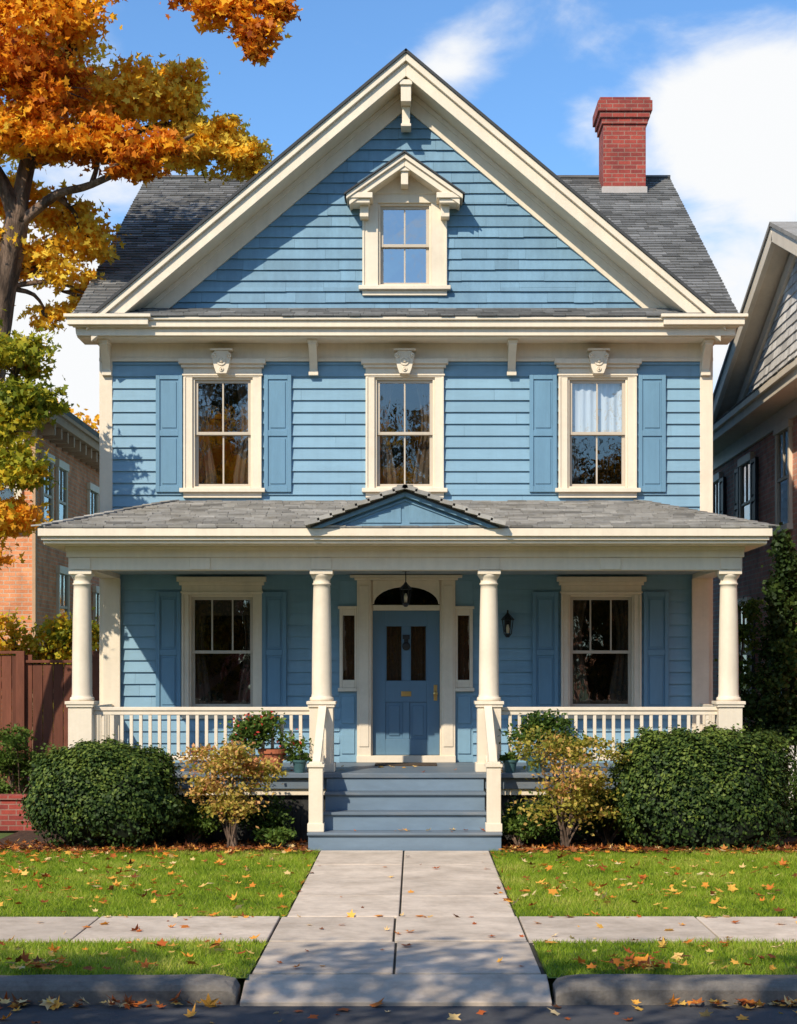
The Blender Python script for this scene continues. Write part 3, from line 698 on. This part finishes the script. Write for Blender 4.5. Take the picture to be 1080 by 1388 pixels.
def hedge(name,c,rad,p,n,size,seed,mat=BOX):
    e=empty(name); r=np.random.default_rng(seed)
    d=r.normal(size=(n,3)); d[:,2]=np.where(d[:,2]<-.75,-d[:,2],d[:,2]); d/=np.linalg.norm(d,axis=1,keepdims=True)
    def rad_at(d): 
        base=(np.abs(d[:,0])**p+np.abs(d[:,1])**p+np.abs(d[:,2])**p)**(-1/p)
        lump=1+.06*np.sin(d[:,0]*7+seed)*np.cos(d[:,2]*6+seed)+.045*np.sin(d[:,1]*9+d[:,0]*5)+.045*np.sin(d[:,0]*17+d[:,2]*13)+.035*np.sin(d[:,0]*31+d[:,2]*27+seed)
        return base*lump
    R=rad_at(d)*(1-np.abs(r.normal(0,.075,n)))+np.where(r.random(n)<.10,r.uniform(.03,.12,n),0)
    P=np.array(c)+d*R[:,None]*np.array(rad)
    keep=P[:,2]>.02; P=P[keep]; d=d[keep]
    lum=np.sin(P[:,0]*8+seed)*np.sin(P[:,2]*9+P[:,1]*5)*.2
    tone=np.clip(.42+lum+r.normal(0,.26,len(P))+.25*d[:,2]-.1*d[:,0],0,1)  # sunlight put into leaf tone: lighter towards the top and left
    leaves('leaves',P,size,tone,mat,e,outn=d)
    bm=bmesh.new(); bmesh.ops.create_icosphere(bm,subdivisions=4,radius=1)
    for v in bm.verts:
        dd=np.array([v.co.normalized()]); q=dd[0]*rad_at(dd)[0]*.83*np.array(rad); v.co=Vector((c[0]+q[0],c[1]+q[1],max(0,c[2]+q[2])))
    me=bpy.data.meshes.new('inner_volume'); bm.to_mesh(me); bm.free(); me.materials.append(CORE); o=bpy.data.objects.new('inner_volume',me); COL.objects.link(o); o.parent=e  # solid dark volume filling the hedge behind its leaves
    return e
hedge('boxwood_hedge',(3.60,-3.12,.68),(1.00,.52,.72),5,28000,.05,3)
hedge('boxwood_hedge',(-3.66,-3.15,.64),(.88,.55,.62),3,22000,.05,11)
def shrub(name,x,y,h,w,n,mat,seed,leaf=.055,tone=.5,stem=True,z0=.35):
    random.seed(seed); e=empty(name); m=MB(); cl=[]
    for i in range(13):
        a=random.uniform(0,6.28); rr=random.uniform(.1,1)*w*.45; zz=random.uniform(z0+.15,h-.12)
        p=(x+rr*math.cos(a),y+rr*.7*math.sin(a),zz); cl.append((p,random.uniform(.45,1)*w*.24,n//13,tone+random.gauss(0,.14)))
        if stem:
            b=(x+random.gauss(0,.03),y+random.gauss(0,.03),0)
            pts,rd=smooth_path([b,(x+(p[0]-x)*.3+random.gauss(0,.03),y,zz*.45),p],[.020,.012,.005]); m.tube(pts,rd,6)
    if stem: m.build('stems',BARK,e,smooth=True)
    P,R=clump_pts(cl,10,.38); k=P[:,2]>.03; leaves('leaves',P[k],leaf,R[k],mat,e); return e
shrub('autumn_shrub',-2.08,-3.3,1.22,1.15,4600,SHRUBY,21,tone=.5)
shrub('autumn_shrub',1.93,-3.3,1.36,1.3,4800,SHRUBY,22,tone=.40)
shrub('low_green_plant',1.42,-3.1,.5,.6,1700,GREENL,23,tone=.6,z0=0)
shrub('low_green_plant',-1.50,-3.2,.3,.5,1100,GREENL,24,tone=.6,z0=0)
shrub('low_green_plant',2.5,-2.75,.75,.9,2600,GREENL,27,tone=.25,z0=0)
shrub('low_green_plant',-2.65,-2.75,.7,.9,2600,GREENL,28,tone=.25,z0=0)
shrub('low_green_plant',-1.75,-2.75,.6,.8,2000,GREENL,29,tone=.2,z0=0)
shrub('low_green_plant',1.6,-2.75,.6,.8,2000,GREENL,30,tone=.2,z0=0)
shrub('garden_shrub',-5.45,-.15,1.45,1.3,5200,GREENL,25,tone=.6,z0=.35)
shrub('purple_flower_plant',-4.95,-.25,.95,.4,700,leafmat('purple_leaf',[(0,(.05,.03,.05)),(1,(.20,.11,.17))]),26,z0=.3)
def potted(name,x,y,n,pr,pm,w,h,seed,flowers=False,mat=GREENL,base=.88,tone=.45):
    e=empty(name); m=MB(); ph=pr*1.8
    m.lathe(x,y,[(pr*.68,base),(pr*.95,base+ph*.8),(pr*1.08,base+ph*.82),(pr*1.1,base+ph),(pr*.95,base+ph),(pr*.9,base+ph*.9)],24); m.build('pot',pm,e,smooth=False)
    random.seed(seed); cl=[((x+random.uniform(-.5,.5)*w*.75,y+random.uniform(-.5,.5)*w*.4,base+ph+random.uniform(0,h*.75)),w*.2,n//8,tone+random.gauss(0,.1)) for i in range(8)]
    P,R=clump_pts(cl,8,.4); leaves('leaves',P,.055,R,mat,e)
    if flowers:
        Pf,Rf=clump_pts([(c[0],c[1],14,.5) for c in cl],8,.4); leaves('flowers',Pf+np.array([0,-.03,.03]),.05,Rf,leafmat('red_flower',[(0,(.5,.02,.03)),(1,(.7,.12,.06))]),e)
potted('potted_flower_plant',-1.68,-2.33,2600,.165,TERRA,.9,.42,31,True,tone=.65)
potted('small_flower_pot',-1.33,-2.38,260,.09,POTB,.25,.08,32)
potted('potted_green_plant',1.66,-2.30,2600,.16,POTB,1.0,.5,33,tone=.35)
potted('small_flower_pot',1.32,-2.38,260,.09,POTB,.25,.08,34)

def tree(name,limbs,clumps,leaf,mat,sub=16,spread=.3,n=10,extra_twigs=True,lobed=False):
    e=empty(name); m=MB()
    for pts,rd in limbs:
        a,b=smooth_path(pts,rd,5); m.tube(a,b,n)
    ends=[Vector(p) for pts,rd in limbs for p in pts[1:]]
    if extra_twigs:
        for c,r,nn,tn in clumps:
            c=Vector(c); q=min(ends,key=lambda p:(p-c).length)
            a,b=smooth_path([q,q.lerp(c,.5)+Vector((random.gauss(0,.1),random.gauss(0,.1),.1)),c],[.045,.03,.012],4); m.tube(a,b,6)
            rr=r if not hasattr(r,'__len__') else r[0]
            for k2 in range(5):
                dd=Vector((random.gauss(0,1),random.gauss(0,1),random.gauss(0,.7))).normalized()*rr*.9
                m.tube([c.lerp(q,.3),c+dd*.5,c+dd],[.018,.012,.004],5)
    m.build('trunk_and_limbs',BARK,e,smooth=True)
    P,R=clump_pts(clumps,sub,spread)
    if lobed: maple_leaves('foliage',P,leaf,R,mat,e)
    else: leaves('foliage',P,leaf,R,mat,e,zb=.3,aspect=.42)
    return e
random.seed(5)
limbs=[([(-6.95,.6,-.1),(-6.65,.5,3.5),(-6.0,.5,6.2),(-5.72,.4,7.6),(-5.5,.3,8.6)],[.34,.29,.24,.19,.16]),
([(-5.5,.3,8.55),(-5.8,.2,9.2),(-6.6,0,10.2),(-7.3,0,11.2)],[.12,.1,.07,.03]),
([(-5.5,.3,8.5),(-5.35,.3,9.4),(-5.0,.2,10.4),(-4.5,0,11.1),(-3.9,-.4,11.9)],[.13,.11,.08,.06,.04]),
([(-5.55,.3,8.4),(-4.95,.2,8.85),(-4.4,0,8.95),(-3.6,-.3,9.2),(-2.9,-.5,9.5)],[.085,.06,.05,.04,.02]),
([(-5.35,.3,9.3),(-4.3,1,9.9),(-3.3,1.3,10.2),(-2.4,1.4,9.8)],[.08,.06,.04,.02]),
([(-3.9,-.4,11.9),(-3.0,-.9,11.6),(-2.3,-1.1,10.9)],[.04,.03,.015]),
([(-5.0,.2,10.3),(-5.6,-.2,11.2),(-5.8,-.5,12)],[.06,.04,.02])]
C=[]
def c(x,z,r,n,t,y=0): C.append(((x,y,z),(r,r*.9,r*.7),n,t))
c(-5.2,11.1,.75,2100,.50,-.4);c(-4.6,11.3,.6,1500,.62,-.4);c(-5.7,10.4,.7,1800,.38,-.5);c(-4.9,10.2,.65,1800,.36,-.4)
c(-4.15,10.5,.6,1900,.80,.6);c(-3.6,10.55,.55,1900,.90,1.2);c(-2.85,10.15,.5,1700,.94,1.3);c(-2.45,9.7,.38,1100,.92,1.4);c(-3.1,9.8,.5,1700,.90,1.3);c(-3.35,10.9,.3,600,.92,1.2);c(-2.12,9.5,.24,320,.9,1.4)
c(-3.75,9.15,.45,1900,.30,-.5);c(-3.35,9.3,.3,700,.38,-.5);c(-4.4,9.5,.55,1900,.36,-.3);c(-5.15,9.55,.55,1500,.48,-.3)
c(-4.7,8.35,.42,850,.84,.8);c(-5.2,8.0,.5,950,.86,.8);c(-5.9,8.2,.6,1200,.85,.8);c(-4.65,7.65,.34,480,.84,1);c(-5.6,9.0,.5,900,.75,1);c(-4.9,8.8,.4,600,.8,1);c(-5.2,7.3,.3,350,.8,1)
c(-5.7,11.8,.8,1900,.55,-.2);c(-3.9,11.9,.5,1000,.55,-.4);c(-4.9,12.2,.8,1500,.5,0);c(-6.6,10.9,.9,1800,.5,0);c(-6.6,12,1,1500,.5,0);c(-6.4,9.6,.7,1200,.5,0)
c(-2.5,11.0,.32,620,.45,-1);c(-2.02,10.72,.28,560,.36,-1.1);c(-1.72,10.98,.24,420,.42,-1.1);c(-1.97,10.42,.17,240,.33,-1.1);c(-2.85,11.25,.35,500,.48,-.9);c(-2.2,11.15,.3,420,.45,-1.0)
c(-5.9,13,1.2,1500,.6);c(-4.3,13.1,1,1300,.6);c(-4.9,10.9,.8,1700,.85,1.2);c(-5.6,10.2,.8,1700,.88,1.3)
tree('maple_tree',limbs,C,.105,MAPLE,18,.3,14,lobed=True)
C=[]
c(-5.1,6.2,.5,1300,.42,-1.5);c(-4.95,5.65,.42,1300,.32,-1.5);c(-5.3,5.3,.5,1200,.42,-1.5);c(-5.15,4.75,.38,900,.5,-1.5);c(-5.25,4.2,.38,800,.85,-1.4);c(-6.1,5.5,.8,1400,.4,-1.4);c(-6.2,6.6,.7,1100,.4,-1.4);c(-5.5,3.7,.3,350,.85,-1.4)
tree('young_maple_tree',[([(-6.6,-1.4,0),(-6.5,-1.4,2.4),(-6.1,-1.4,4.4),(-5.9,-1.4,6.2)],[.12,.1,.07,.03]),([(-6.3,-1.4,3.4),(-5.6,-1.45,4.6),(-5.1,-1.5,5.6)],[.05,.035,.015])],C,.10,YGREEN,lobed=True)
C=[]
for i in range(22):
    a=random.uniform(0,6.28); rr=random.uniform(.2,1)**.5*2.7; c(-4.2+rr*math.cos(a)*1.7,random.uniform(6.3,8.4),.8,430,random.uniform(.4,.8),-20.9+rr*math.sin(a)*.6)
tree('street_maple_tree',[([(-7.2,-20.9,-.2),(-7.1,-20.8,2.8),(-6.4,-20.8,5),(-5.2,-20.8,7.4)],[.22,.19,.15,.08]),([(-6.4,-20.8,5),(-3.8,-20.8,6.9),(-1.8,-20.8,7.6)],[.09,.06,.03])],C,.15,MAPLE,12,.36)
random.seed(9)
C=[];lim=[]
for (x,y,h,t) in ((-9.5,24,8.2,.75),(-13,34,11,.5),(9.5,40,9,.4),(14,36,11,.6),(-20,40,12,.3),(3,45,9,.4),(22,42,12,.5)):
    lim.append(([(x,y,0),(x,y,h*.6)],[.3,.12]))
    for i in range(9): 
        C.append(((x+random.gauss(0,1.3),y+random.gauss(0,1.2),h*random.uniform(.4,.95)),(1.2,1.2,.9),280 if x==-9.5 else 420,t+random.gauss(0,.08)))
tree('distant_trees',lim,C,.24,MAPLE,10,.4,6)
C=[];lim=[]
for x in (-40,-33,-27,-21,-16,-11,-6,-1,4,9,14,20,27,33,40):
    y=-46+random.uniform(-3,3); h=random.uniform(11,15.5); lim.append(([(x,y,-.2),(x,y,h*.6)],[.35,.15]))
    for i in range(14): C.append(((x+random.gauss(0,2.2),y+random.gauss(0,1.5),h*random.uniform(.2,.95)),(1.9,1.9,1.6),300,random.uniform(.0,.8)))
tree('trees_across_street',lim,C,.5,leafmat('mixed_tree_leaf',[(0,(.02,.03,.01)),(.4,(.12,.09,.02)),(.7,(.60,.28,.03)),(1,(.8,.48,.05))]),9,.5,6,False)
C=[]
random.seed(4)
for i in range(26):
    z=.3+3.6*(i/26); r=.52*(1-i/28)+.08; a=i*2.4; C.append(((5.35+r*.6*math.cos(a),.2+r*.6*math.sin(a),z),(r*.7,r*.7,.3),700,.25+random.gauss(0,.1)))
tree('arborvitae_tree',[([(5.35,.2,0),(5.35,.2,3.7)],[.08,.02])],C,.07,BOX,8,.4,6,False)
C=[]
for i in range(12): C.append(((4.78+random.gauss(0,.06),.5,.4+i*.24),(.16,.12,.16),220,.5+random.gauss(0,.15)))
tree('climbing_vine',[([(4.8,.5,0),(4.75,.5,1.5),(4.82,.5,3.1)],[.02,.015,.01])],C,.07,GREENL,6,.4,6,False)
shrub('garden_shrub',5.1,-1.5,1.0,1.2,3500,GREENL,41,tone=.2,z0=0)
C=[]
for i in range(12): C.append(((-5.7+random.gauss(0,.45),2.2,random.uniform(1.2,2.9)),(.4,.3,.3),480,.48+random.gauss(0,.12)))
tree('yellow_garden_tree',[([(-5.7,2.2,0),(-5.6,2.2,1.6)],[.05,.03])],C,.08,YGREEN,8,.4,6)

f=MB(); x=-9.5; i=0
while x<-4.35:
    f.box(x,x+.14,.62+random.uniform(-.005,.005),.65,0,(2.38 if x<-5.5 else 2.26)+random.uniform(-.01,.01),0,random.random()); x+=.148; i+=1
for z in (.5,1.9): f.box(-9.5,-4.35,.65,.70,z,z+.09)
for x in (-8.2,-6.9,-5.52,-4.45): f.box(x-.06,x+.06,.55,.618,0,2.44)
f.box(-9.5,-5.5,.58,.66,2.40,2.44); f.box(-5.46,-4.35,.58,.66,2.27,2.31)
f.build('wooden_fence',FENCE,None,.004)
f=MB(); x=4.9
while x<9: f.box(x,x+.08,-.9,-.875,.05,1.15); x+=.12
f.box(4.85,9,-.874,-.83,.3,.38); f.box(4.85,9,-.874,-.83,.95,1.03); f.build('white_picket_fence',WHITEP,None,.003)
f=MB(); f.box(-8.5,-4.98,-.85,-.6,0,.42); f.box(-8.5,-4.95,-.88,-.57,.421,.48); f.build('brick_planter_wall',BRICKR,None,.006)

# ------------------------------------------------------------------ NEIGHBOURS
def flatwin(K,cx,z0,z1,w,dark_sh=False,cs=.1):
    x0,x1=cx-w/2,cx+w/2; t=K.trim
    t.box(x0-cs,x0,-.06,.0,z0,z1);t.box(x1,x1+cs,-.06,.0,z0,z1);t.box(x0-cs-.04,x1+cs+.04,-.08,0,z1,z1+.14);t.box(x0-cs-.04,x1+cs+.04,-.10,0,z0-.1,z0)
    s=K.sash; m=(z0+z1)/2; s.box(x0,x1,-.045,-.005,m-.025,m+.025); s.box(x0,x0+.04,-.045,-.005,z0,m-.025);s.box(x1-.04,x1,-.045,-.005,z0,m-.025);s.box(x0,x0+.04,-.045,-.005,m+.025,z1);s.box(x1-.04,x1,-.045,-.005,m+.025,z1); s.box(cx-.012,cx+.012,-.04,-.01,m+.025,z1)
    K.room.add([(x0,-.004,z0),(x1,-.004,z0),(x1,-.004,z1),(x0,-.004,z1)],[(0,1,2,3)])
    K.glass.add([(x0,-.02,z0),(x1,-.02,z0),(x1,-.02,z1),(x0,-.02,z1)],[(0,1,2,3)])
    if dark_sh:
        for a,b in ((x0-.52,x0-.12),(x1+.12,x1+.52)): shutter(K.shut,a,b,z0,z1,-.07,-.01)
nb=empty('orange_brick_house')
m=MB(); m.box(-15,-6.32,5,14,0,6.35); m.build('brick_walls',BRICKO,nb)
K1=Kit(Matrix.Translation((-6.32,0,0))@Matrix.Rotation(math.radians(90),4,'Z'))
flatwin(K1,5.95,4.6,5.8,.7,cs=.06);flatwin(K1,7.2,4.6,5.8,.7,cs=.06);flatwin(K1,10.2,4.7,5.7,.8,cs=.06);flatwin(K1,7.3,2.7,3.9,.8,cs=.06);flatwin(K1,10.8,1.7,3.7,.8,cs=.06)
K1.build(nb,pre='side_')
K2=Kit(Matrix.Translation((0,5,0))); flatwin(K2,-7.0,4.6,5.9,.8); flatwin(K2,-8.6,4.6,5.9,.8); flatwin(K2,-7.6,1.7,3.7,1.0); K2.build(nb,pre='front_')
m=MB(); m.box(-15.4,-5.95,4.6,14.4,6.36,6.56); m.box(-15.4,-5.90,4.55,14.45,6.50,6.62)
y=5.2
while y<14: m.box(-6.31,-6.0,y,y+.1,6.16,6.355); y+=.55
m.box(-6.33,-6.27,4.95,5.08,0,6.3)
m.build('cornice',pmat('old_tan_trim',(.50,.31,.18),.7),nb,.006)
s=MB(); s.slab([(-5.86,4.45,6.64),(-5.86,14.5,6.64),(-10.6,9.5,9.0)],.08); s.slab([(-5.86,4.45,6.64),(-10.6,9.5,9.0),(-15.5,4.4,6.64)],.08); s.slab([(-5.86,14.5,6.64),(-10.6,9.5,9.0),(-15.5,14.5,6.64)],.08)
s.build('hip_roof',SHING,nb)

nb=empty('pink_brick_house')
M=Matrix.Translation((6.0,0,0))@Matrix.Rotation(math.radians(-90),4,'Z')
m=MB(); m.box(6.0,14,-2.48,10.5,0,6.4); m.build('brick_walls',BRICKP,nb)
K3=Kit(M)
flatwin(K3,-3.25,4.45,5.95,.85);flatwin(K3,-6.3,4.4,5.8,.9,True);flatwin(K3,-9.3,4.4,5.8,.8,True);flatwin(K3,-3.4,1.6,3.3,.9);flatwin(K3,-6.6,1.6,3.3,.9,True)
K3.build(nb,shut=pmat('dark_slate_shutter',(.03,.035,.045),.5),pre='side_')
PK,PZ,SL=2.3,8.95,.37
s=MB(M); siding(s,6.95,PZ-.15,lambda z:-(PK+(PZ-.1-z)/SL),lambda z:-(PK-(PZ-.1-z)/SL),[],e=.15,shake=True,widths=(.2,.3,.4)); s.build('gable_shingles',GREYSH,nb,closed=False)
m=MB()
for sg in (-1,1):
    W_=5.9; a=(5.62,PK,PZ-.1); b2=(5.62,PK+sg*W_,PZ-.1-SL*W_)
    m.beam(a,b2,.08,.24); m.beam((5.8,a[1],a[2]-.02),(5.8,b2[1],b2[2]-.02),.36,.05)
    m.beam((5.96,a[1],a[2]-.22),(5.96,b2[1],b2[2]-.22),.06,.2)
m.box(5.52,5.99,-3.5,10.9,6.30,6.48); m.box(5.46,5.99,-3.55,10.95,6.44,6.54); m.box(5.93,5.985,-2.5,10.5,6.05,6.30)
m.box(5.95,6.05,10.36,10.55,0,6.3)
m.build('cornice_and_rakes',CREAM,nb,.006)
s=MB()
shingles(s,(5.46,0,6.55),(0,1,0),(.54,0,.42),.7,lambda v:-3.4,lambda v:10.9,row=.15)
s.build('pent_roof_shingles',SHINGP,nb,closed=False)
s=MB()
for sg in (-1,1):
    s.slab([(5.55,PK,PZ+.08),(5.55,PK+sg*6.1,PZ+.08-SL*6.1),(14,PK+sg*6.1,PZ+.08-SL*6.1),(14,PK,PZ+.08)],.06)
s.build('roof',SHINGP,nb)
# houses on the far side of the street (seen only as reflections in the window glass)
for i,(hx,bm_) in enumerate(((-26,BRICKO),(-13,BRICKP),(0.5,BRICKR),(13,BRICKO),(26,BRICKP))):
    e=empty('brick_house_across_street')
    m=MB(); m.box(hx-4.8,hx+4.8,-62,-52,-.17,6.3); m.prism([(hx-4.8,6.3),(hx+4.8,6.3),(hx,9.6)],'y',-61.9,-52.05); m.build('brick_walls',bm_,e)
    s=MB()
    for sg in (-1,1): s.slab([(hx,-62.5,9.75),(hx,-51.5,9.75),(hx+sg*5.3,-51.5,6.1),(hx+sg*5.3,-62.5,6.1)],.15)
    s.build('roof',SHING,e)
    KK=Kit(Matrix.Translation((hx,-52,0))@Matrix.Rotation(math.radians(180),4,'Z'))
    for wx in (-3,0,3):
        flatwin(KK,wx,4,5.6,1.0)
        if wx: flatwin(KK,wx,1.0,2.9,1.1)
    KK.build(e)
    d=MB(); d.box(hx-.5,hx+.5,-51.99,-51.93,0,2.2); d.box(hx-.7,hx+.7,-51.99,-51.9,2.21,2.4); d.build('door',DOORM,e)

# ------------------------------------------------------------------ LIGHT, SKY, CAMERA
EL,AZ=math.radians(39),math.radians(30)
to_sun=Vector((-math.sin(AZ)*math.cos(EL),-math.cos(AZ)*math.cos(EL),math.sin(EL)))
ld=bpy.data.lights.new('sun','SUN'); ld.energy=5.0; ld.angle=math.radians(.55); ld.color=(1,.90,.74)
lo=bpy.data.objects.new('sun',ld); COL.objects.link(lo); lo.rotation_euler=to_sun.to_track_quat('Z','Y').to_euler(); lo.location=(-20,-30,40)
w=bpy.data.worlds.new('World'); scn.world=w; w.use_nodes=True; nt=w.node_tree
bg=nt.nodes['Background']; sky=nt.nodes.new('ShaderNodeTexSky'); sky.sky_type='NISHITA'; sky.sun_disc=False; sky.sun_elevation=EL; sky.sun_rotation=math.atan2(to_sun.x,to_sun.y)%(2*math.pi)
sky.air_density=1.0; sky.dust_density=.6; sky.ozone_density=1.5
gn=nt.nodes.new('ShaderNodeVectorMath'); gn.operation='MULTIPLY'; L(nt,sky.outputs[0],gn.inputs[0]); gn.inputs[1].default_value=(.84,1.20,1.52)
tc=nt.nodes.new('ShaderNodeTexCoord')
mp=nt.nodes.new('ShaderNodeMapping'); mp.inputs['Rotation'].default_value=(0,math.radians(-45),0); mp.inputs['Scale'].default_value=(1.2,1,2.2); L(nt,tc.outputs['Generated'],mp.inputs[0])
nz=nt.nodes.new('ShaderNodeTexNoise'); nz.inputs['Scale'].default_value=7.5; nz.inputs['Detail'].default_value=11; nz.inputs['Roughness'].default_value=.56; nz.inputs['Distortion'].default_value=.3; L(nt,mp.outputs[0],nz.inputs['Vector'])
acc=nz.outputs['Fac']
def dirv(px,py):
    v=Vector(((px-562)/2328,1,(905-py)/2328)); return v.normalized()
for (px,py,rad,amt) in ((1060,130,.085,.36),(960,190,.06,.2),(1050,400,.12,.38),(640,40,.045,.18),(600,90,.035,.1),(790,185,.03,.22),(60,430,.13,.36),(100,540,.12,.3)):
    d=nt.nodes.new('ShaderNodeVectorMath'); d.operation='DISTANCE'; L(nt,tc.outputs['Generated'],d.inputs[0]); d.inputs[1].default_value=dirv(px,py)
    r=nt.nodes.new('ShaderNodeMapRange'); r.interpolation_type='SMOOTHSTEP'; r.inputs[1].default_value=0; r.inputs[2].default_value=rad; r.inputs[3].default_value=amt; r.inputs[4].default_value=0; L(nt,d.outputs['Value'],r.inputs[0])
    a=nt.nodes.new('ShaderNodeMath'); a.operation='ADD'; L(nt,acc,a.inputs[0]); L(nt,r.outputs[0],a.inputs[1]); acc=a.outputs[0]
r=nt.nodes.new('ShaderNodeMapRange'); r.interpolation_type='SMOOTHSTEP'; r.inputs[1].default_value=.53; r.inputs[2].default_value=.84; L(nt,acc,r.inputs[0])
mx=nt.nodes.new('ShaderNodeMix'); mx.data_type='RGBA'; L(nt,r.outputs[0],mx.inputs[0]); L(nt,gn.outputs[0],mx.inputs[6]); mx.inputs[7].default_value=(7.4,7.5,7.6,1)
L(nt,mx.outputs[2],bg.inputs[0]); bg.inputs[1].default_value=.13
cd=bpy.data.cameras.new('camera'); co=bpy.data.objects.new('camera',cd); COL.objects.link(co)
co.location=(.12,-24,2.2); co.rotation_euler=(math.radians(90),0,0)
cd.sensor_fit='HORIZONTAL'; cd.sensor_width=36; cd.lens=77.6; cd.shift_x=-.0204; cd.shift_y=.1954; cd.clip_end=2000; cd.clip_start=.1
scn.camera=co
scn.view_settings.view_transform='Standard'; scn.view_settings.look='None'; scn.view_settings.exposure=0
